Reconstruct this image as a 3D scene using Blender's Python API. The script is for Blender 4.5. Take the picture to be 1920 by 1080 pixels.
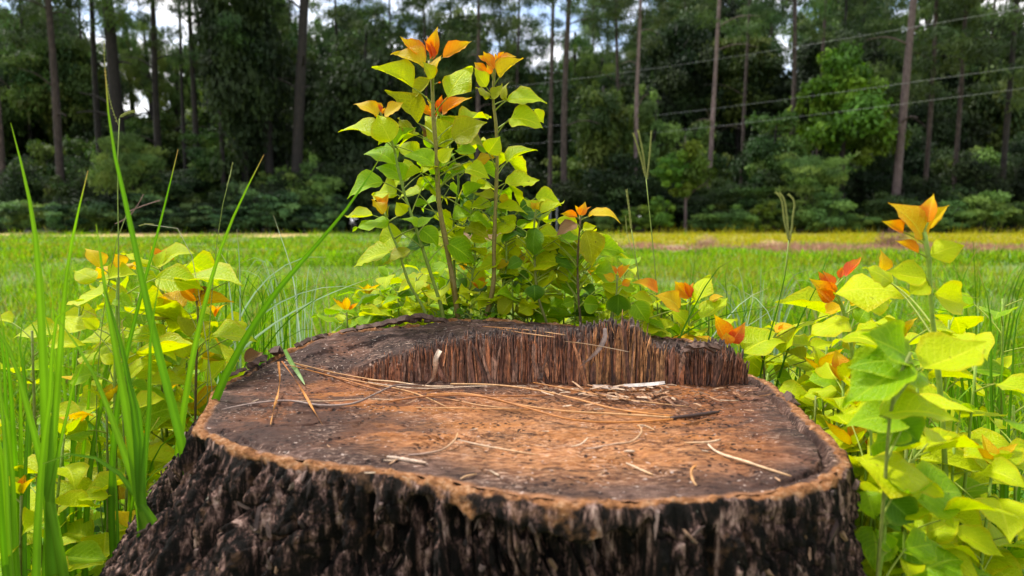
import bpy, math, random
import numpy as np
from mathutils import Vector, Matrix

for o in list(bpy.data.objects):
    bpy.data.objects.remove(o, do_unlink=True)
SC = bpy.context.scene
COL = SC.collection
rnd = random.Random(7)
rng = np.random.default_rng(7)
R = math.radians

# ------------------------------------------------------------------ camera, sky, sun, exposure
HC, FPX, PITCH = 0.60, 1201.0, math.atan(126 / 1201.0)
cam_d = bpy.data.cameras.new('camera')
cam_d.sensor_width = 36.0
cam_d.lens = 36.0 * FPX / 1920.0
cam_d.clip_start, cam_d.clip_end = 0.02, 2000.0
cam_d.dof.use_dof = True
cam_d.dof.focus_distance = 0.70
cam_d.dof.aperture_fstop = 7.0
cam = bpy.data.objects.new('camera', cam_d)
cam.location = (0, 0, HC)
cam.rotation_euler = (math.pi / 2 - PITCH, 0, 0)
COL.objects.link(cam)
SC.camera = cam

SUN_EL, SUN_AZ = R(60), R(-62)          # azimuth measured clockwise from +Y (north)
world = bpy.data.worlds.new('World')
SC.world = world
world.use_nodes = True
wn = world.node_tree
wn.nodes.clear()
w_out = wn.nodes.new('ShaderNodeOutputWorld')
w_bg = wn.nodes.new('ShaderNodeBackground')
w_sky = wn.nodes.new('ShaderNodeTexSky')
w_sky.sky_type = 'NISHITA'
w_sky.sun_disc = False
w_sky.sun_elevation = SUN_EL
w_sky.sun_rotation = SUN_AZ
w_sky.dust_density = 2.0
# broken white cloud over the blue, all round the sky
w_tc = wn.nodes.new('ShaderNodeTexCoord')
w_map = wn.nodes.new('ShaderNodeMapping')
w_map.inputs['Scale'].default_value = (1.0, 1.0, 2.2)
w_no = wn.nodes.new('ShaderNodeTexNoise')
w_no.inputs['Scale'].default_value = 6.0
w_no.inputs['Detail'].default_value = 7.0
w_rp = wn.nodes.new('ShaderNodeMapRange')
w_rp.inputs[1].default_value, w_rp.inputs[2].default_value = 0.38, 0.56
w_mx = wn.nodes.new('ShaderNodeMix')
w_mx.data_type = 'RGBA'
w_mx.inputs[7].default_value = (6.6, 6.5, 6.5, 1)
wn.links.new(w_tc.outputs['Generated'], w_map.inputs[0])
wn.links.new(w_map.outputs[0], w_no.inputs['Vector'])
wn.links.new(w_no.outputs[0], w_rp.inputs[0])
wn.links.new(w_rp.outputs[0], w_mx.inputs[0])
wn.links.new(w_sky.outputs[0], w_mx.inputs[6])
w_bg.inputs['Strength'].default_value = 0.115
wn.links.new(w_mx.outputs[2], w_bg.inputs[0])
wn.links.new(w_bg.outputs[0], w_out.inputs[0])

sun_d = bpy.data.lights.new('sun', 'SUN')
sun_d.energy = 2.4
sun_d.angle = R(7)
sun_d.color = (1.0, 0.96, 0.9)
sun = bpy.data.objects.new('sun', sun_d)
sdir = Vector((math.sin(SUN_AZ) * math.cos(SUN_EL), math.cos(SUN_AZ) * math.cos(SUN_EL), math.sin(SUN_EL)))
sun.rotation_euler = sdir.to_track_quat('Z', 'Y').to_euler()
sun.location = (0, 0, 30)
COL.objects.link(sun)

SC.view_settings.view_transform = 'Standard'
SC.view_settings.look = 'None'
SC.view_settings.gamma = 1.0
SC.view_settings.use_curve_mapping = False
SC.view_settings.exposure = 1.3
SC.cycles.max_bounces = 8
SC.cycles.transparent_max_bounces = 4

# ------------------------------------------------------------------ helpers
cF = np.array([0, math.cos(PITCH), -math.sin(PITCH)])
cU = np.array([0, math.sin(PITCH), math.cos(PITCH)])
cX = np.array([1.0, 0, 0])
CAM = np.array([0, 0, HC])


def ray(px, py):
    return cF + cX * (px - 960) / FPX - cU * (py - 540) / FPX


def at(px, py, Y):
    r = ray(px, py)
    return CAM + r * (Y / r[1])


def at_z(px, py, Z):
    r = ray(px, py)
    return CAM + r * ((Z - HC) / r[2])


def tag(o, label=None, cat=None, group=None, kind=None):
    if label: o['label'] = label
    if cat: o['category'] = cat
    if group: o['group'] = group
    if kind: o['kind'] = kind
    return o


def empty(name, loc, label=None, cat=None, group=None):
    o = bpy.data.objects.new(name, None)
    o.empty_display_size = 0.05
    o.location = tuple(loc)
    COL.objects.link(o)
    return tag(o, label, cat, group)


def link(name, me, parent=None, loc=None):
    o = bpy.data.objects.new(name, me)
    COL.objects.link(o)
    if parent is not None:
        o.parent = parent
    if loc is not None:
        o.location = tuple(loc)
    return o


def mesh_np(name, V, F, mat=None, smooth=True, col=None, mats=None, attrs=None, uv=None):
    V = np.asarray(V, dtype=np.float32)
    me = bpy.data.meshes.new(name)
    Fs = F if isinstance(F, list) else [F]
    Fs = [np.asarray(f, dtype=np.int32) for f in Fs if len(f)]
    me.vertices.add(len(V))
    me.vertices.foreach_set('co', V.ravel())
    nl = sum(f.size for f in Fs)
    npol = sum(len(f) for f in Fs)
    me.loops.add(nl)
    me.polygons.add(npol)
    me.loops.foreach_set('vertex_index', np.concatenate([f.ravel() for f in Fs]))
    tot = np.concatenate([np.full(len(f), f.shape[1], np.int32) for f in Fs])
    st = np.concatenate([[0], np.cumsum(tot)[:-1]]).astype(np.int32)
    me.polygons.foreach_set('loop_start', st)
    me.polygons.foreach_set('loop_total', tot)
    me.polygons.foreach_set('use_smooth', np.full(npol, smooth, bool))
    if col is not None:
        c = np.asarray(col, np.float32)
        if c.shape[1] == 3:
            c = np.concatenate([c, np.ones((len(c), 1), np.float32)], 1)
        a = me.attributes.new('tint', 'FLOAT_COLOR', 'POINT')
        a.data.foreach_set('color', c.ravel())
    for k, v in (attrs or {}).items():
        a = me.attributes.new(k, 'FLOAT', 'POINT')
        a.data.foreach_set('value', np.asarray(v, np.float32))
    if uv is not None:
        ul = me.uv_layers.new(name='UVMap')
        li = np.concatenate([f.ravel() for f in Fs])
        ul.data.foreach_set('uv', np.asarray(uv, np.float32)[li].ravel())
    if mat is not None:
        me.materials.append(mat)
    me.update(calc_edges=True)
    return me


def hash3(i, j, k, seed):
    i = i.astype(np.int64); j = j.astype(np.int64); k = k.astype(np.int64)
    h = (i * 374761393 + j * 668265263 + k * 2147483647 + seed * 974711) & 0x7FFFFFFF
    h = ((h ^ (h >> 13)) * 1274126177) & 0x7FFFFFFF
    h = ((h ^ (h >> 16)) * 668265263) & 0x7FFFFFFF
    return (h & 0xFFFFF) / float(0xFFFFF) * 2 - 1


def vn(P, seed=0):
    f = np.floor(P)
    t = P - f
    t = t * t * t * (t * (t * 6 - 15) + 10)
    i, j, k = f[:, 0], f[:, 1], f[:, 2]
    out = 0
    for a in (0, 1):
        wa = t[:, 0] if a else 1 - t[:, 0]
        for b in (0, 1):
            wb = t[:, 1] if b else 1 - t[:, 1]
            for c in (0, 1):
                wc = t[:, 2] if c else 1 - t[:, 2]
                out = out + wa * wb * wc * hash3(i + a, j + b, k + c, seed)
    return out


def fbm(P, octv=4, seed=0, gain=0.5):
    s, a, n = 0, 1.0, 0
    for o in range(octv):
        s = s + a * vn(P * (2.0 ** o) + 17.3 * o, seed + o)
        n += a
        a *= gain
    return s / n


def ss(a, b, x):
    t = np.clip((x - a) / (b - a), 0, 1)
    return t * t * (3 - 2 * t)


def spline(P, n):
    """smooth curve through points P (chord-length spacing), n samples."""
    P = np.asarray(P, float)
    d = np.linalg.norm(np.diff(P, axis=0), axis=1) + 1e-9
    t = np.concatenate([[0], np.cumsum(d)])
    u = np.linspace(0, t[-1], n)
    if len(P) == 2:
        f = (u / t[-1])[:, None]
        return P[0] * (1 - f) + P[1] * f
    m = np.diff(P, axis=0) / d[:, None]
    T = np.empty_like(P)
    T[1:-1] = (m[:-1] * d[1:, None] + m[1:] * d[:-1, None]) / (d[:-1] + d[1:])[:, None]
    T[0] = 1.5 * m[0] - .5 * T[1]
    T[-1] = 1.5 * m[-1] - .5 * T[-2]
    i = np.clip(np.searchsorted(t, u, side='right') - 1, 0, len(d) - 1)
    h = d[i][:, None]
    f = ((u - t[i]) / d[i])[:, None]
    return (2 * f ** 3 - 3 * f ** 2 + 1) * P[i] + (f ** 3 - 2 * f ** 2 + f) * h * T[i] + (-2 * f ** 3 + 3 * f ** 2) * P[i + 1] + (f ** 3 - f ** 2) * h * T[i + 1]


def frames(P):
    P = np.asarray(P, float)
    T = np.gradient(P, axis=0)
    T /= np.linalg.norm(T, axis=1)[:, None] + 1e-12
    ref = np.array([0.3, 1.0, 0.1]) if abs(T[0] @ np.array([0, 1, 0])) < 0.9 else np.array([1.0, 0, 0])
    A = np.cross(T, ref)
    A /= np.linalg.norm(A, axis=1)[:, None] + 1e-12
    B = np.cross(T, A)
    return T, A, B


def tube(P, rad, sides=6, cap=True):
    P = np.asarray(P, float)
    n = len(P)
    rad = np.broadcast_to(np.asarray(rad, float), (n,))
    T, A, B = frames(P)
    ang = np.arange(sides) * 2 * np.pi / sides
    V = P[:, None, :] + rad[:, None, None] * (np.cos(ang)[None, :, None] * A[:, None, :] + np.sin(ang)[None, :, None] * B[:, None, :])
    V = V.reshape(-1, 3)
    F = []
    for r in range(n - 1):
        for s in range(sides):
            a = r * sides + s
            b = r * sides + (s + 1) % sides
            F.append((a, b, b + sides, a + sides))
    T3 = []
    if cap:
        V = np.vstack([V, P[0], P[-1]])
        for s in range(sides):
            T3.append((len(V) - 2, (s + 1) % sides, s))
            T3.append((len(V) - 1, (n - 1) * sides + s, (n - 1) * sides + (s + 1) % sides))
    return V, np.array(F), np.array(T3, dtype=int).reshape(-1, 3)


class MB:
    """collects pieces into one mesh"""
    def __init__(self):
        self.V, self.Q, self.T, self.C, self.n = [], [], [], [], 0

    def add(self, V, Q=None, T=None, c=(1, 1, 1)):
        V = np.asarray(V, float)
        if Q is not None and len(Q): self.Q.append(np.asarray(Q, int) + self.n)
        if T is not None and len(T): self.T.append(np.asarray(T, int) + self.n)
        self.V.append(V)
        c = np.asarray(c, float)
        self.C.append(np.broadcast_to(c, (len(V), 3)) if c.ndim == 1 else c)
        self.n += len(V)

    def tube(self, P, rad, sides=6, c=(1, 1, 1)):
        V, F, T = tube(P, rad, sides)
        self.add(V, F, T, c)

    def mesh(self, name, mat, off=(0, 0, 0), smooth=True, tint=True):
        V = np.vstack(self.V) - np.asarray(off, float)
        Fs = []
        if self.Q: Fs.append(np.vstack(self.Q))
        if self.T: Fs.append(np.vstack(self.T))
        return mesh_np(name, V, Fs, mat, smooth, np.vstack(self.C) if tint else None)


# ------------------------------------------------------------------ materials
def nmat(name):
    m = bpy.data.materials.new(name)
    m.use_nodes = True
    nt = m.node_tree
    nt.nodes.clear()
    out = nt.nodes.new('ShaderNodeOutputMaterial')

    def N(kind, props=None, **inp):
        nd = nt.nodes.new('ShaderNode' + kind)
        for k, v in (props or {}).items():
            setattr(nd, k, v)
        for k, v in inp.items():
            key = k.replace('_', ' ')
            if k.startswith('i') and k[1:].isdigit():
                s = nd.inputs[int(k[1:])]
            else:
                s = nd.inputs[key]
            if hasattr(v, 'is_output'):
                nt.links.new(v, s)
            else:
                s.default_value = v
        return nd

    def mix(fac, a, b, blend='MIX'):
        nd = nt.nodes.new('ShaderNodeMix')
        nd.data_type = 'RGBA'
        nd.blend_type = blend
        for s, v in ((nd.inputs[0], fac), (nd.inputs[6], a), (nd.inputs[7], b)):
            if hasattr(v, 'is_output'):
                nt.links.new(v, s)
            else:
                s.default_value = v if not isinstance(v, tuple) else (v + (1,) if len(v) == 3 else v)
        return nd.outputs[2]

    def ma(op, a, b=0.0, c=0.0):
        nd = nt.nodes.new('ShaderNodeMath')
        nd.operation = op
        for s, v in zip(nd.inputs, (a, b, c)):
            if hasattr(v, 'is_output'):
                nt.links.new(v, s)
            else:
                s.default_value = v
        return nd.outputs[0]

    def ramp(fac, stops, interp='LINEAR'):
        nd = nt.nodes.new('ShaderNodeValToRGB')
        nd.color_ramp.interpolation = interp
        els = nd.color_ramp.elements
        while len(els) < len(stops): els.new(0.5)
        for e, (p, c) in zip(els, stops):
            e.position = p
            e.color = (c if isinstance(c, tuple) else (c, c, c)) + (1,)
        nt.links.new(fac, nd.inputs[0])
        return nd.outputs[0]

    def sstep(a, b, x):
        nd = nt.nodes.new('ShaderNodeMapRange')
        nd.interpolation_type = 'SMOOTHSTEP'
        nd.inputs[1].default_value = a
        nd.inputs[2].default_value = b
        nt.links.new(x, nd.inputs[0])
        return nd.outputs[0]

    def surf(s):
        nt.links.new(s, out.inputs[0])
    return m, nt, N, mix, ma, ramp, sstep, surf


def noise(N, vec, scale, detail=4, rough=0.55, dist=0.0):
    return N('TexNoise', Vector=vec, Scale=scale, Detail=detail, Roughness=rough, Distortion=dist).outputs[0]


def stretch(N, vec, sx, sy, sz):
    return N('Mapping', Vector=vec, Scale=(sx, sy, sz)).outputs[0]


def m_leaf(name, c1, c2, edge, trans=0.45, vein=(0.5, 0.5, 0.1), tipcol=None, speck=0.0, rough=0.42):
    m, nt, N, mix, ma, ramp, sstep, surf = nmat(name)
    uv = N('UVMap').outputs[0]
    sp = N('SeparateXYZ', Vector=uv)
    u = ma('ABSOLUTE', ma('MULTIPLY_ADD', sp.outputs[0], 2.0, -1.0))
    v = sp.outputs[1]
    oi = N('ObjectInfo')
    rn = oi.outputs['Random']
    tc = N('TexCoord').outputs['Object']
    off = N('VectorMath', {'operation': 'ADD'}, i0=tc, i1=oi.outputs['Location']).outputs[0]
    n1 = noise(N, off, 3.5, 3)
    f = ma('ADD', ma('MULTIPLY', rn, 0.75), ma('MULTIPLY_ADD', n1, 0.9, -0.35))
    fc = N('Clamp', Value=f).outputs[0]
    col = mix(fc, c1, c2)
    if tipcol is not None:
        g = sstep(0.35, 1.0, ma('ADD', v, ma('MULTIPLY_ADD', n1, 0.5, -0.25)))
        col = mix(g, col, tipcol)
    col = mix(ma('MULTIPLY', sstep(0.72, 1.0, ma('ADD', u, ma('MULTIPLY_ADD', n1, 0.3, -0.15))), 0.6), col, edge)
    lat = ma('FRACT', ma('SUBTRACT', ma('MULTIPLY', v, 8.0), ma('MULTIPLY', u, 2.6)))
    lv = ma('SUBTRACT', 1.0, sstep(0.0, 0.11, ma('ABSOLUTE', ma('SUBTRACT', lat, 0.5))))
    mid = ma('SUBTRACT', 1.0, sstep(0.02, 0.075, u))
    vm = ma('MAXIMUM', ma('MULTIPLY', lv, 0.5), ma('MULTIPLY', mid, 0.85))
    col = mix(vm, col, vein)
    if speck > 0:
        s = sstep(0.64, 0.70, noise(N, off, 9.0, 5, 0.7))
        col = mix(ma('MULTIPLY', s, speck), col, (0.06, 0.03, 0.01))
    bh = ma('SUBTRACT', noise(N, tc, 22.0, 2), ma('MULTIPLY', vm, 0.5))
    bump = N('Bump', Strength=0.25, Distance=0.03, Height=bh).outputs[0]
    p = N('BsdfPrincipled', Base_Color=col, Roughness=rough, Normal=bump)
    p.inputs['Specular IOR Level'].default_value = 0.16
    hs = N('HueSaturation', Hue=0.497, Saturation=1.08, Value=1.35, Color=col).outputs[0]
    tr = N('BsdfTranslucent', Color=hs, Normal=bump)
    sh = N('MixShader', i0=trans, i1=p.outputs[0], i2=tr.outputs[0])
    surf(sh.outputs[0])
    return m


ML = {
    'y': m_leaf('leaf_yellow_green', (0.50, 0.56, 0.002), (0.34, 0.47, 0.002), (0.52, 0.42, 0.004), vein=(0.58, 0.62, 0.02), speck=0.55),
    'g': m_leaf('leaf_lime_green', (0.26, 0.43, 0.002), (0.15, 0.31, 0.002), (0.36, 0.46, 0.006), vein=(0.36, 0.52, 0.02), speck=0.6),
    'd': m_leaf('leaf_deep_green', (0.045, 0.13, 0.003), (0.09, 0.20, 0.003), (0.16, 0.24, 0.008), trans=0.3, vein=(0.14, 0.26, 0.02), speck=0.3, rough=0.4),
    'v': m_leaf('leaf_olive', (0.24, 0.25, 0.003), (0.33, 0.37, 0.003), (0.38, 0.28, 0.01), trans=0.4, vein=(0.38, 0.40, 0.02), speck=0.8),
    'a': m_leaf('leaf_amber', (0.62, 0.36, 0.003), (0.60, 0.46, 0.003), (0.60, 0.22, 0.006), vein=(0.66, 0.52, 0.03), speck=0.4),
    'o': m_leaf('leaf_orange', (0.68, 0.19, 0.012), (0.70, 0.27, 0.008), (0.62, 0.17, 0.02), vein=(0.72, 0.40, 0.03), tipcol=(0.64, 0.48, 0.004)),
    'r': m_leaf('leaf_coral', (0.62, 0.09, 0.035), (0.68, 0.17, 0.03), (0.55, 0.10, 0.03), vein=(0.66, 0.25, 0.08), tipcol=(0.64, 0.28, 0.01)),
    'b': m_leaf('leaf_rusty', (0.16, 0.07, 0.03), (0.24, 0.14, 0.05), (0.10, 0.04, 0.02), trans=0.2, vein=(0.26, 0.15, 0.07), speck=0.9),
}


def m_tint(name, rough=0.6, trans=0.0, nscale=0, namt=0.3, spec=0.3, objrand=0.0, mul=(1, 1, 1)):
    """colour from the mesh's tint attribute (per blade / per leaf albedo), with fine variation"""
    m, nt, N, mix, ma, ramp, sstep, surf = nmat(name)
    at_ = N('Attribute', {'attribute_name': 'tint'})
    col = at_.outputs['Color']
    if mul != (1, 1, 1):
        col = mix(1.0, col, mul, 'MULTIPLY')
    if nscale:
        tc = N('TexCoord').outputs['Object']
        n = noise(N, tc, nscale, 4, 0.65)
        col = mix(namt, col, ramp(n, [(0.3, 0.15), (0.7, 1.6)]), 'MULTIPLY')
    if objrand:
        rn = N('ObjectInfo').outputs['Random']
        col = N('HueSaturation', Hue=ma('MULTIPLY_ADD', rn, 0.035, 0.482), Value=ma('MULTIPLY_ADD', rn, objrand, 1 - objrand / 2), Color=col).outputs[0]
    p = N('BsdfPrincipled', Base_Color=col, Roughness=rough)
    p.inputs['Specular IOR Level'].default_value = spec
    if trans:
        hs = N('HueSaturation', Saturation=1.1, Value=1.3, Color=col).outputs[0]
        tr = N('BsdfTranslucent', Color=hs)
        surf(N('MixShader', i0=trans, i1=p.outputs[0], i2=tr.outputs[0]).outputs[0])
    else:
        surf(p.outputs[0])
    return m


M_GRASS = m_tint('grass_blade', 0.55, 0.4, spec=0.12)
M_FOL = m_tint('woodland_leaf', 0.6, 0.25, spec=0.2, objrand=0.5)
M_STEM = m_tint('plant_stem', 0.5, 0.0, 300, 0.35)
M_DRY = m_tint('dry_needle', 0.5, 0.0, 220, 0.4)
M_CHIP = m_tint('wood_sliver', 0.75, 0.0, 260, 0.45)


def m_trunk(name, c1, c2, c3):
    m, nt, N, mix, ma, ramp, sstep, surf = nmat(name)
    tc = N('TexCoord').outputs['Object']
    v = stretch(N, tc, 9, 9, 2.2)
    n = noise(N, v, 1.5, 5, 0.65)
    n2 = noise(N, tc, 0.35, 2)
    rn = N('ObjectInfo').outputs['Random']
    col = ramp(n, [(0.32, c1), (0.52, c2), (0.72, c3)])
    col = mix(0.5, col, ramp(n2, [(0.3, 0.5), (0.7, 1.5)]), 'MULTIPLY')
    col = N('HueSaturation', Value=ma('MULTIPLY_ADD', rn, 0.6, 0.7), Color=col).outputs[0]
    b = N('Bump', Strength=0.9, Distance=0.04, Height=n).outputs[0]
    surf(N('BsdfPrincipled', Base_Color=col, Roughness=0.9, Normal=b).outputs[0])
    return m


M_TRUNK = m_trunk('pine_bark', (0.018, 0.012, 0.010), (0.05, 0.034, 0.029), (0.11, 0.08, 0.07))
M_TRUNK_D = m_trunk('dark_bark', (0.006, 0.005, 0.004), (0.016, 0.012, 0.010), (0.035, 0.026, 0.022))
M_TRUNK_P = m_trunk('pale_bark', (0.07, 0.047, 0.044), (0.15, 0.105, 0.10), (0.22, 0.165, 0.16))

# ------------------------------------------------------------------ stump shape (shared by the parts)
SH = 0.44                                       # height of the cut face above the ground
SC0 = np.array([0.0, 0.545])                    # centre of the stump


def pz(px, py, z=0.0):
    p = at_z(px, py, SH + z)
    return p[0], p[1]


outl = [pz(*q) for q in [(365, 804), (400, 822), (450, 842), (520, 860), (620, 874), (720, 887), (820, 905), (900, 925), (1000, 941), (1100, 948),
                         (1200, 946), (1300, 941), (1400, 934), (1500, 918), (1560, 897), (1592, 872), (1583, 848), (1552, 816), (1520, 786), (1490, 757), (1466, 736)]]
outl += [(0.258, 0.635), (0.250, 0.665), (0.225, 0.692), (0.18, 0.712), (0.11, 0.724), (0.03, 0.730), (-0.06, 0.728), (-0.128, 0.703), (-0.179, 0.697), (-0.210, 0.690),
         (-0.232, 0.678), (-0.246, 0.668), (-0.265, 0.652), (-0.280, 0.625), (-0.283, 0.600), (-0.268, 0.555)]
oc = spline(np.array(outl + [outl[0]]), 1200) - SC0
oth = np.unwrap(np.arctan2(oc[:, 1], oc[:, 0]))
orr = np.hypot(oc[:, 0], oc[:, 1])
o_s = np.argsort(np.mod(oth, 2 * np.pi))
_th, _rr = np.mod(oth, 2 * np.pi)[o_s], orr[o_s]
_th = np.concatenate([_th - 2 * np.pi, _th, _th + 2 * np.pi])
_rr = np.concatenate([_rr] * 3)


def r_out(th):
    return np.interp(np.mod(th, 2 * np.pi), _th, _rr)


WX = (np.array([600, 650, 700, 760, 820, 870, 930, 1000, 1060, 1110, 1150, 1190, 1203, 1215, 1240, 1280, 1340, 1380, 1408, 1416]) - 960) / 1201 * 0.64
WH = np.array([0, 0.004, .018, .029, .036, .042, .045, .047, .047, .051, .054, .054, .050, .038, .031, .029, .034, .028, .017, 0.0])
ZX = np.array([-0.30, -0.283, -0.262, -0.243, -0.23, -0.207, -0.179, -0.128, -0.06, 0.0, 0.06, 0.1, 0.2, 0.24])
ZZ = np.array([0.0, .004, .012, .022, .026, .036, .041, .046, .048, .046, .042, .036, .026, .02])


def y_step(x):
    return 0.634 - 0.02 * np.clip(x + 0.1, 0, 0.4) + 0.004 * np.sin(x * 60) + 0.003 * np.sin(x * 143 + 1)


def y_back(x):
    return np.interp(x, [-.29, -.28, -.26, -.24, -.2, -.13, -.06, .03, .11, .18, .225, .25], [.64, .645, .66, .675, .69, .705, .728, .73, .724, .712, .692, .665])


def h_top(x, y):
    w = np.interp(x, WX, WH)
    zr = np.interp(x, ZX, ZZ)
    yb = np.maximum(y_back(x), y_step(x) + 0.03)
    t = np.clip((y - y_step(x)) / (yb - y_step(x)), 0, 1)
    ys = y_step(x)
    ystart = np.interp(x, [-.21, -.10], [0, 1]) * (ys - .598) + .598
    t2 = np.clip((y - ystart) / (yb - ystart), 0, 1) ** 1.15
    up = np.where(y > ys, w, 0) + np.clip(zr - w, -.02, .05) * t2
    right = np.where(x > 0.232, 0, 1)
    return np.maximum(up, 0) * right


# ------------------------------------------------------------------ stump materials
def m_cut():
    m, nt, N, mix, ma, ramp, sstep, surf = nmat('weathered_cut_wood')
    tc = N('TexCoord').outputs['Object']
    sp = N('SeparateXYZ', Vector=tc)
    rim = N('Attribute', {'attribute_name': 'rim'}).outputs['Fac']       # metres to the bark
    up = N('Attribute', {'attribute_name': 'upper'}).outputs['Fac']
    v = stretch(N, N('Mapping', Vector=tc, Rotation=(0, 0, R(3))).outputs[0], 18, 110, 40)
    grain = noise(N, v, 1.0, 6, 0.7, 0.6)
    v2 = stretch(N, N('Mapping', Vector=tc, Rotation=(0, 0, R(-5))).outputs[0], 60, 420, 60)
    fine = noise(N, v2, 1.0, 4, 0.7)
    blotch = noise(N, tc, 11, 5, 0.6, 0.8)
    blot2 = noise(N, tc, 30, 5, 0.65, 0.4)
    v3 = stretch(N, N('Mapping', Vector=tc, Rotation=(0, 0, R(2))).outputs[0], 130, 900, 130)
    hair = noise(N, v3, 1.0, 4, 0.75, 0.3)
    base = ma('ADD', ma('MULTIPLY', blot2, 0.42), ma('ADD', ma('MULTIPLY', grain, 0.26), ma('MULTIPLY', hair, 0.32)))
    col = ramp(base, [(0.38, (0.032, 0.013, 0.008)), (0.46, (0.11, 0.040, 0.017)), (0.53, (0.22, 0.080, 0.028)), (0.60, (0.34, 0.145, 0.060)), (0.68, (0.46, 0.26, 0.15))])
    col = mix(ma('MULTIPLY', sstep(0.54, 0.68, blotch), 0.7), col, (0.13, 0.062, 0.036))
    cen = N('VectorMath', {'operation': 'DISTANCE'}, i0=tc, i1=(0.03, -0.10, SH)).outputs['Value']
    warm = ma('SUBTRACT', 1.0, sstep(0.05, 0.19, ma('ADD', cen, ma('MULTIPLY_ADD', blotch, 0.16, -0.08))))
    wl = ma('MULTIPLY', warm, sstep(0.42, 0.58, hair))
    col = mix(ma('MULTIPLY', wl, 0.75), col, (0.60, 0.30, 0.125))
    hot = ma('MULTIPLY', sstep(0.47, 0.60, noise(N, stretch(N, tc, 14, 34, 14), 1.0, 4, 0.6)), sstep(0.03, 0.09, rim))
    col = mix(ma('MULTIPLY', hot, 0.5), col, mix(hair, (0.20, 0.06, 0.010), (0.55, 0.22, 0.040)))
    ed = ma('SUBTRACT', 1.0, sstep(0.004, 0.062, ma('ADD', rim, ma('MULTIPLY_ADD', blotch, 0.07, -0.035))))
    gk = ma('ADD', ma('MULTIPLY', fine, 0.3), ma('ADD', ma('MULTIPLY', blot2, 0.4), ma('MULTIPLY', hair, 0.3)))
    grey = ramp(gk, [(0.40, (0.012, 0.008, 0.007)), (0.48, (0.045, 0.026, 0.021)), (0.55, (0.12, 0.075, 0.06)), (0.61, (0.24, 0.165, 0.14)), (0.68, (0.50, 0.40, 0.36))])
    wt = N('Clamp', Value=ma('MAXIMUM', ma('MULTIPLY', ed, 0.9), ma('MULTIPLY', up, 0.92))).outputs[0]
    col = mix(wt, col, grey)
    # charcoal weather stains, strongest away from the middle of the face
    sn = noise(N, stretch(N, tc, 9, 15, 9), 1.0, 6, 0.68, 0.6)
    stain = ma('MULTIPLY', sstep(0.455, 0.57, sn), ma('MULTIPLY_ADD', warm, -0.65, 0.85))
    col = mix(stain, col, mix(hair, (0.009, 0.006, 0.005), (0.085, 0.046, 0.036)))
    # dry pale fibre streaks and flecks
    st = ma('MULTIPLY', sstep(0.55, 0.66, hair), sstep(0.46, 0.62, noise(N, tc, 26, 4, 0.6)))
    col = mix(ma('MULTIPLY', st, 0.9), col, (0.58, 0.42, 0.32))
    fk = ma('MULTIPLY', sstep(0.66, 0.70, noise(N, stretch(N, tc, 260, 420, 200), 1.0, 2, 0.5)), sstep(0.42, 0.56, noise(N, tc, 21, 3)))
    col = mix(ma('MULTIPLY', fk, 0.8), col, (0.60, 0.49, 0.42))
    # beetle holes, dark saw streaks
    wv = N('TexVoronoi', {'feature': 'F1'}, Vector=stretch(N, tc, 1, 1.4, 1), Scale=185.0, Randomness=1.0)
    hol = ma('MULTIPLY', ma('SUBTRACT', 1.0, sstep(0.20, 0.32, wv.outputs['Distance'])), sstep(0.42, 0.52, noise(N, tc, 24, 3)))
    col = mix(ma('MULTIPLY', hol, 0.92), col, (0.014, 0.007, 0.005))
    dk = ma('SUBTRACT', 1.0, sstep(0.33, 0.44, grain))
    col = mix(ma('MULTIPLY', dk, 0.75), col, (0.028, 0.013, 0.009))
    # bright inner bark at the very edge
    col = mix(1.0, col, (0.98, 0.93, 0.90), 'MULTIPLY')
    cam_ = ma('MULTIPLY', ma('SUBTRACT', 1.0, sstep(0.0, 0.006, ma('ADD', rim, ma('MULTIPLY_ADD', blot2, 0.01, -0.005)))), ma('SUBTRACT', 1.0, up))
    col = mix(ma('MULTIPLY', cam_, 0.6), col, (0.46, 0.2, 0.08))
    hgt = ma('ADD', ma('MULTIPLY', grain, 0.5), ma('SUBTRACT', ma('MULTIPLY', hair, 0.9), ma('MULTIPLY', hol, 0.7)))
    b = N('Bump', Strength=0.9, Distance=0.0022, Height=hgt).outputs[0]
    p = N('BsdfPrincipled', Base_Color=col, Roughness=0.7, Normal=b)
    p.inputs['Specular IOR Level'].default_value = 0.2
    surf(p.outputs[0])
    return m


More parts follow.
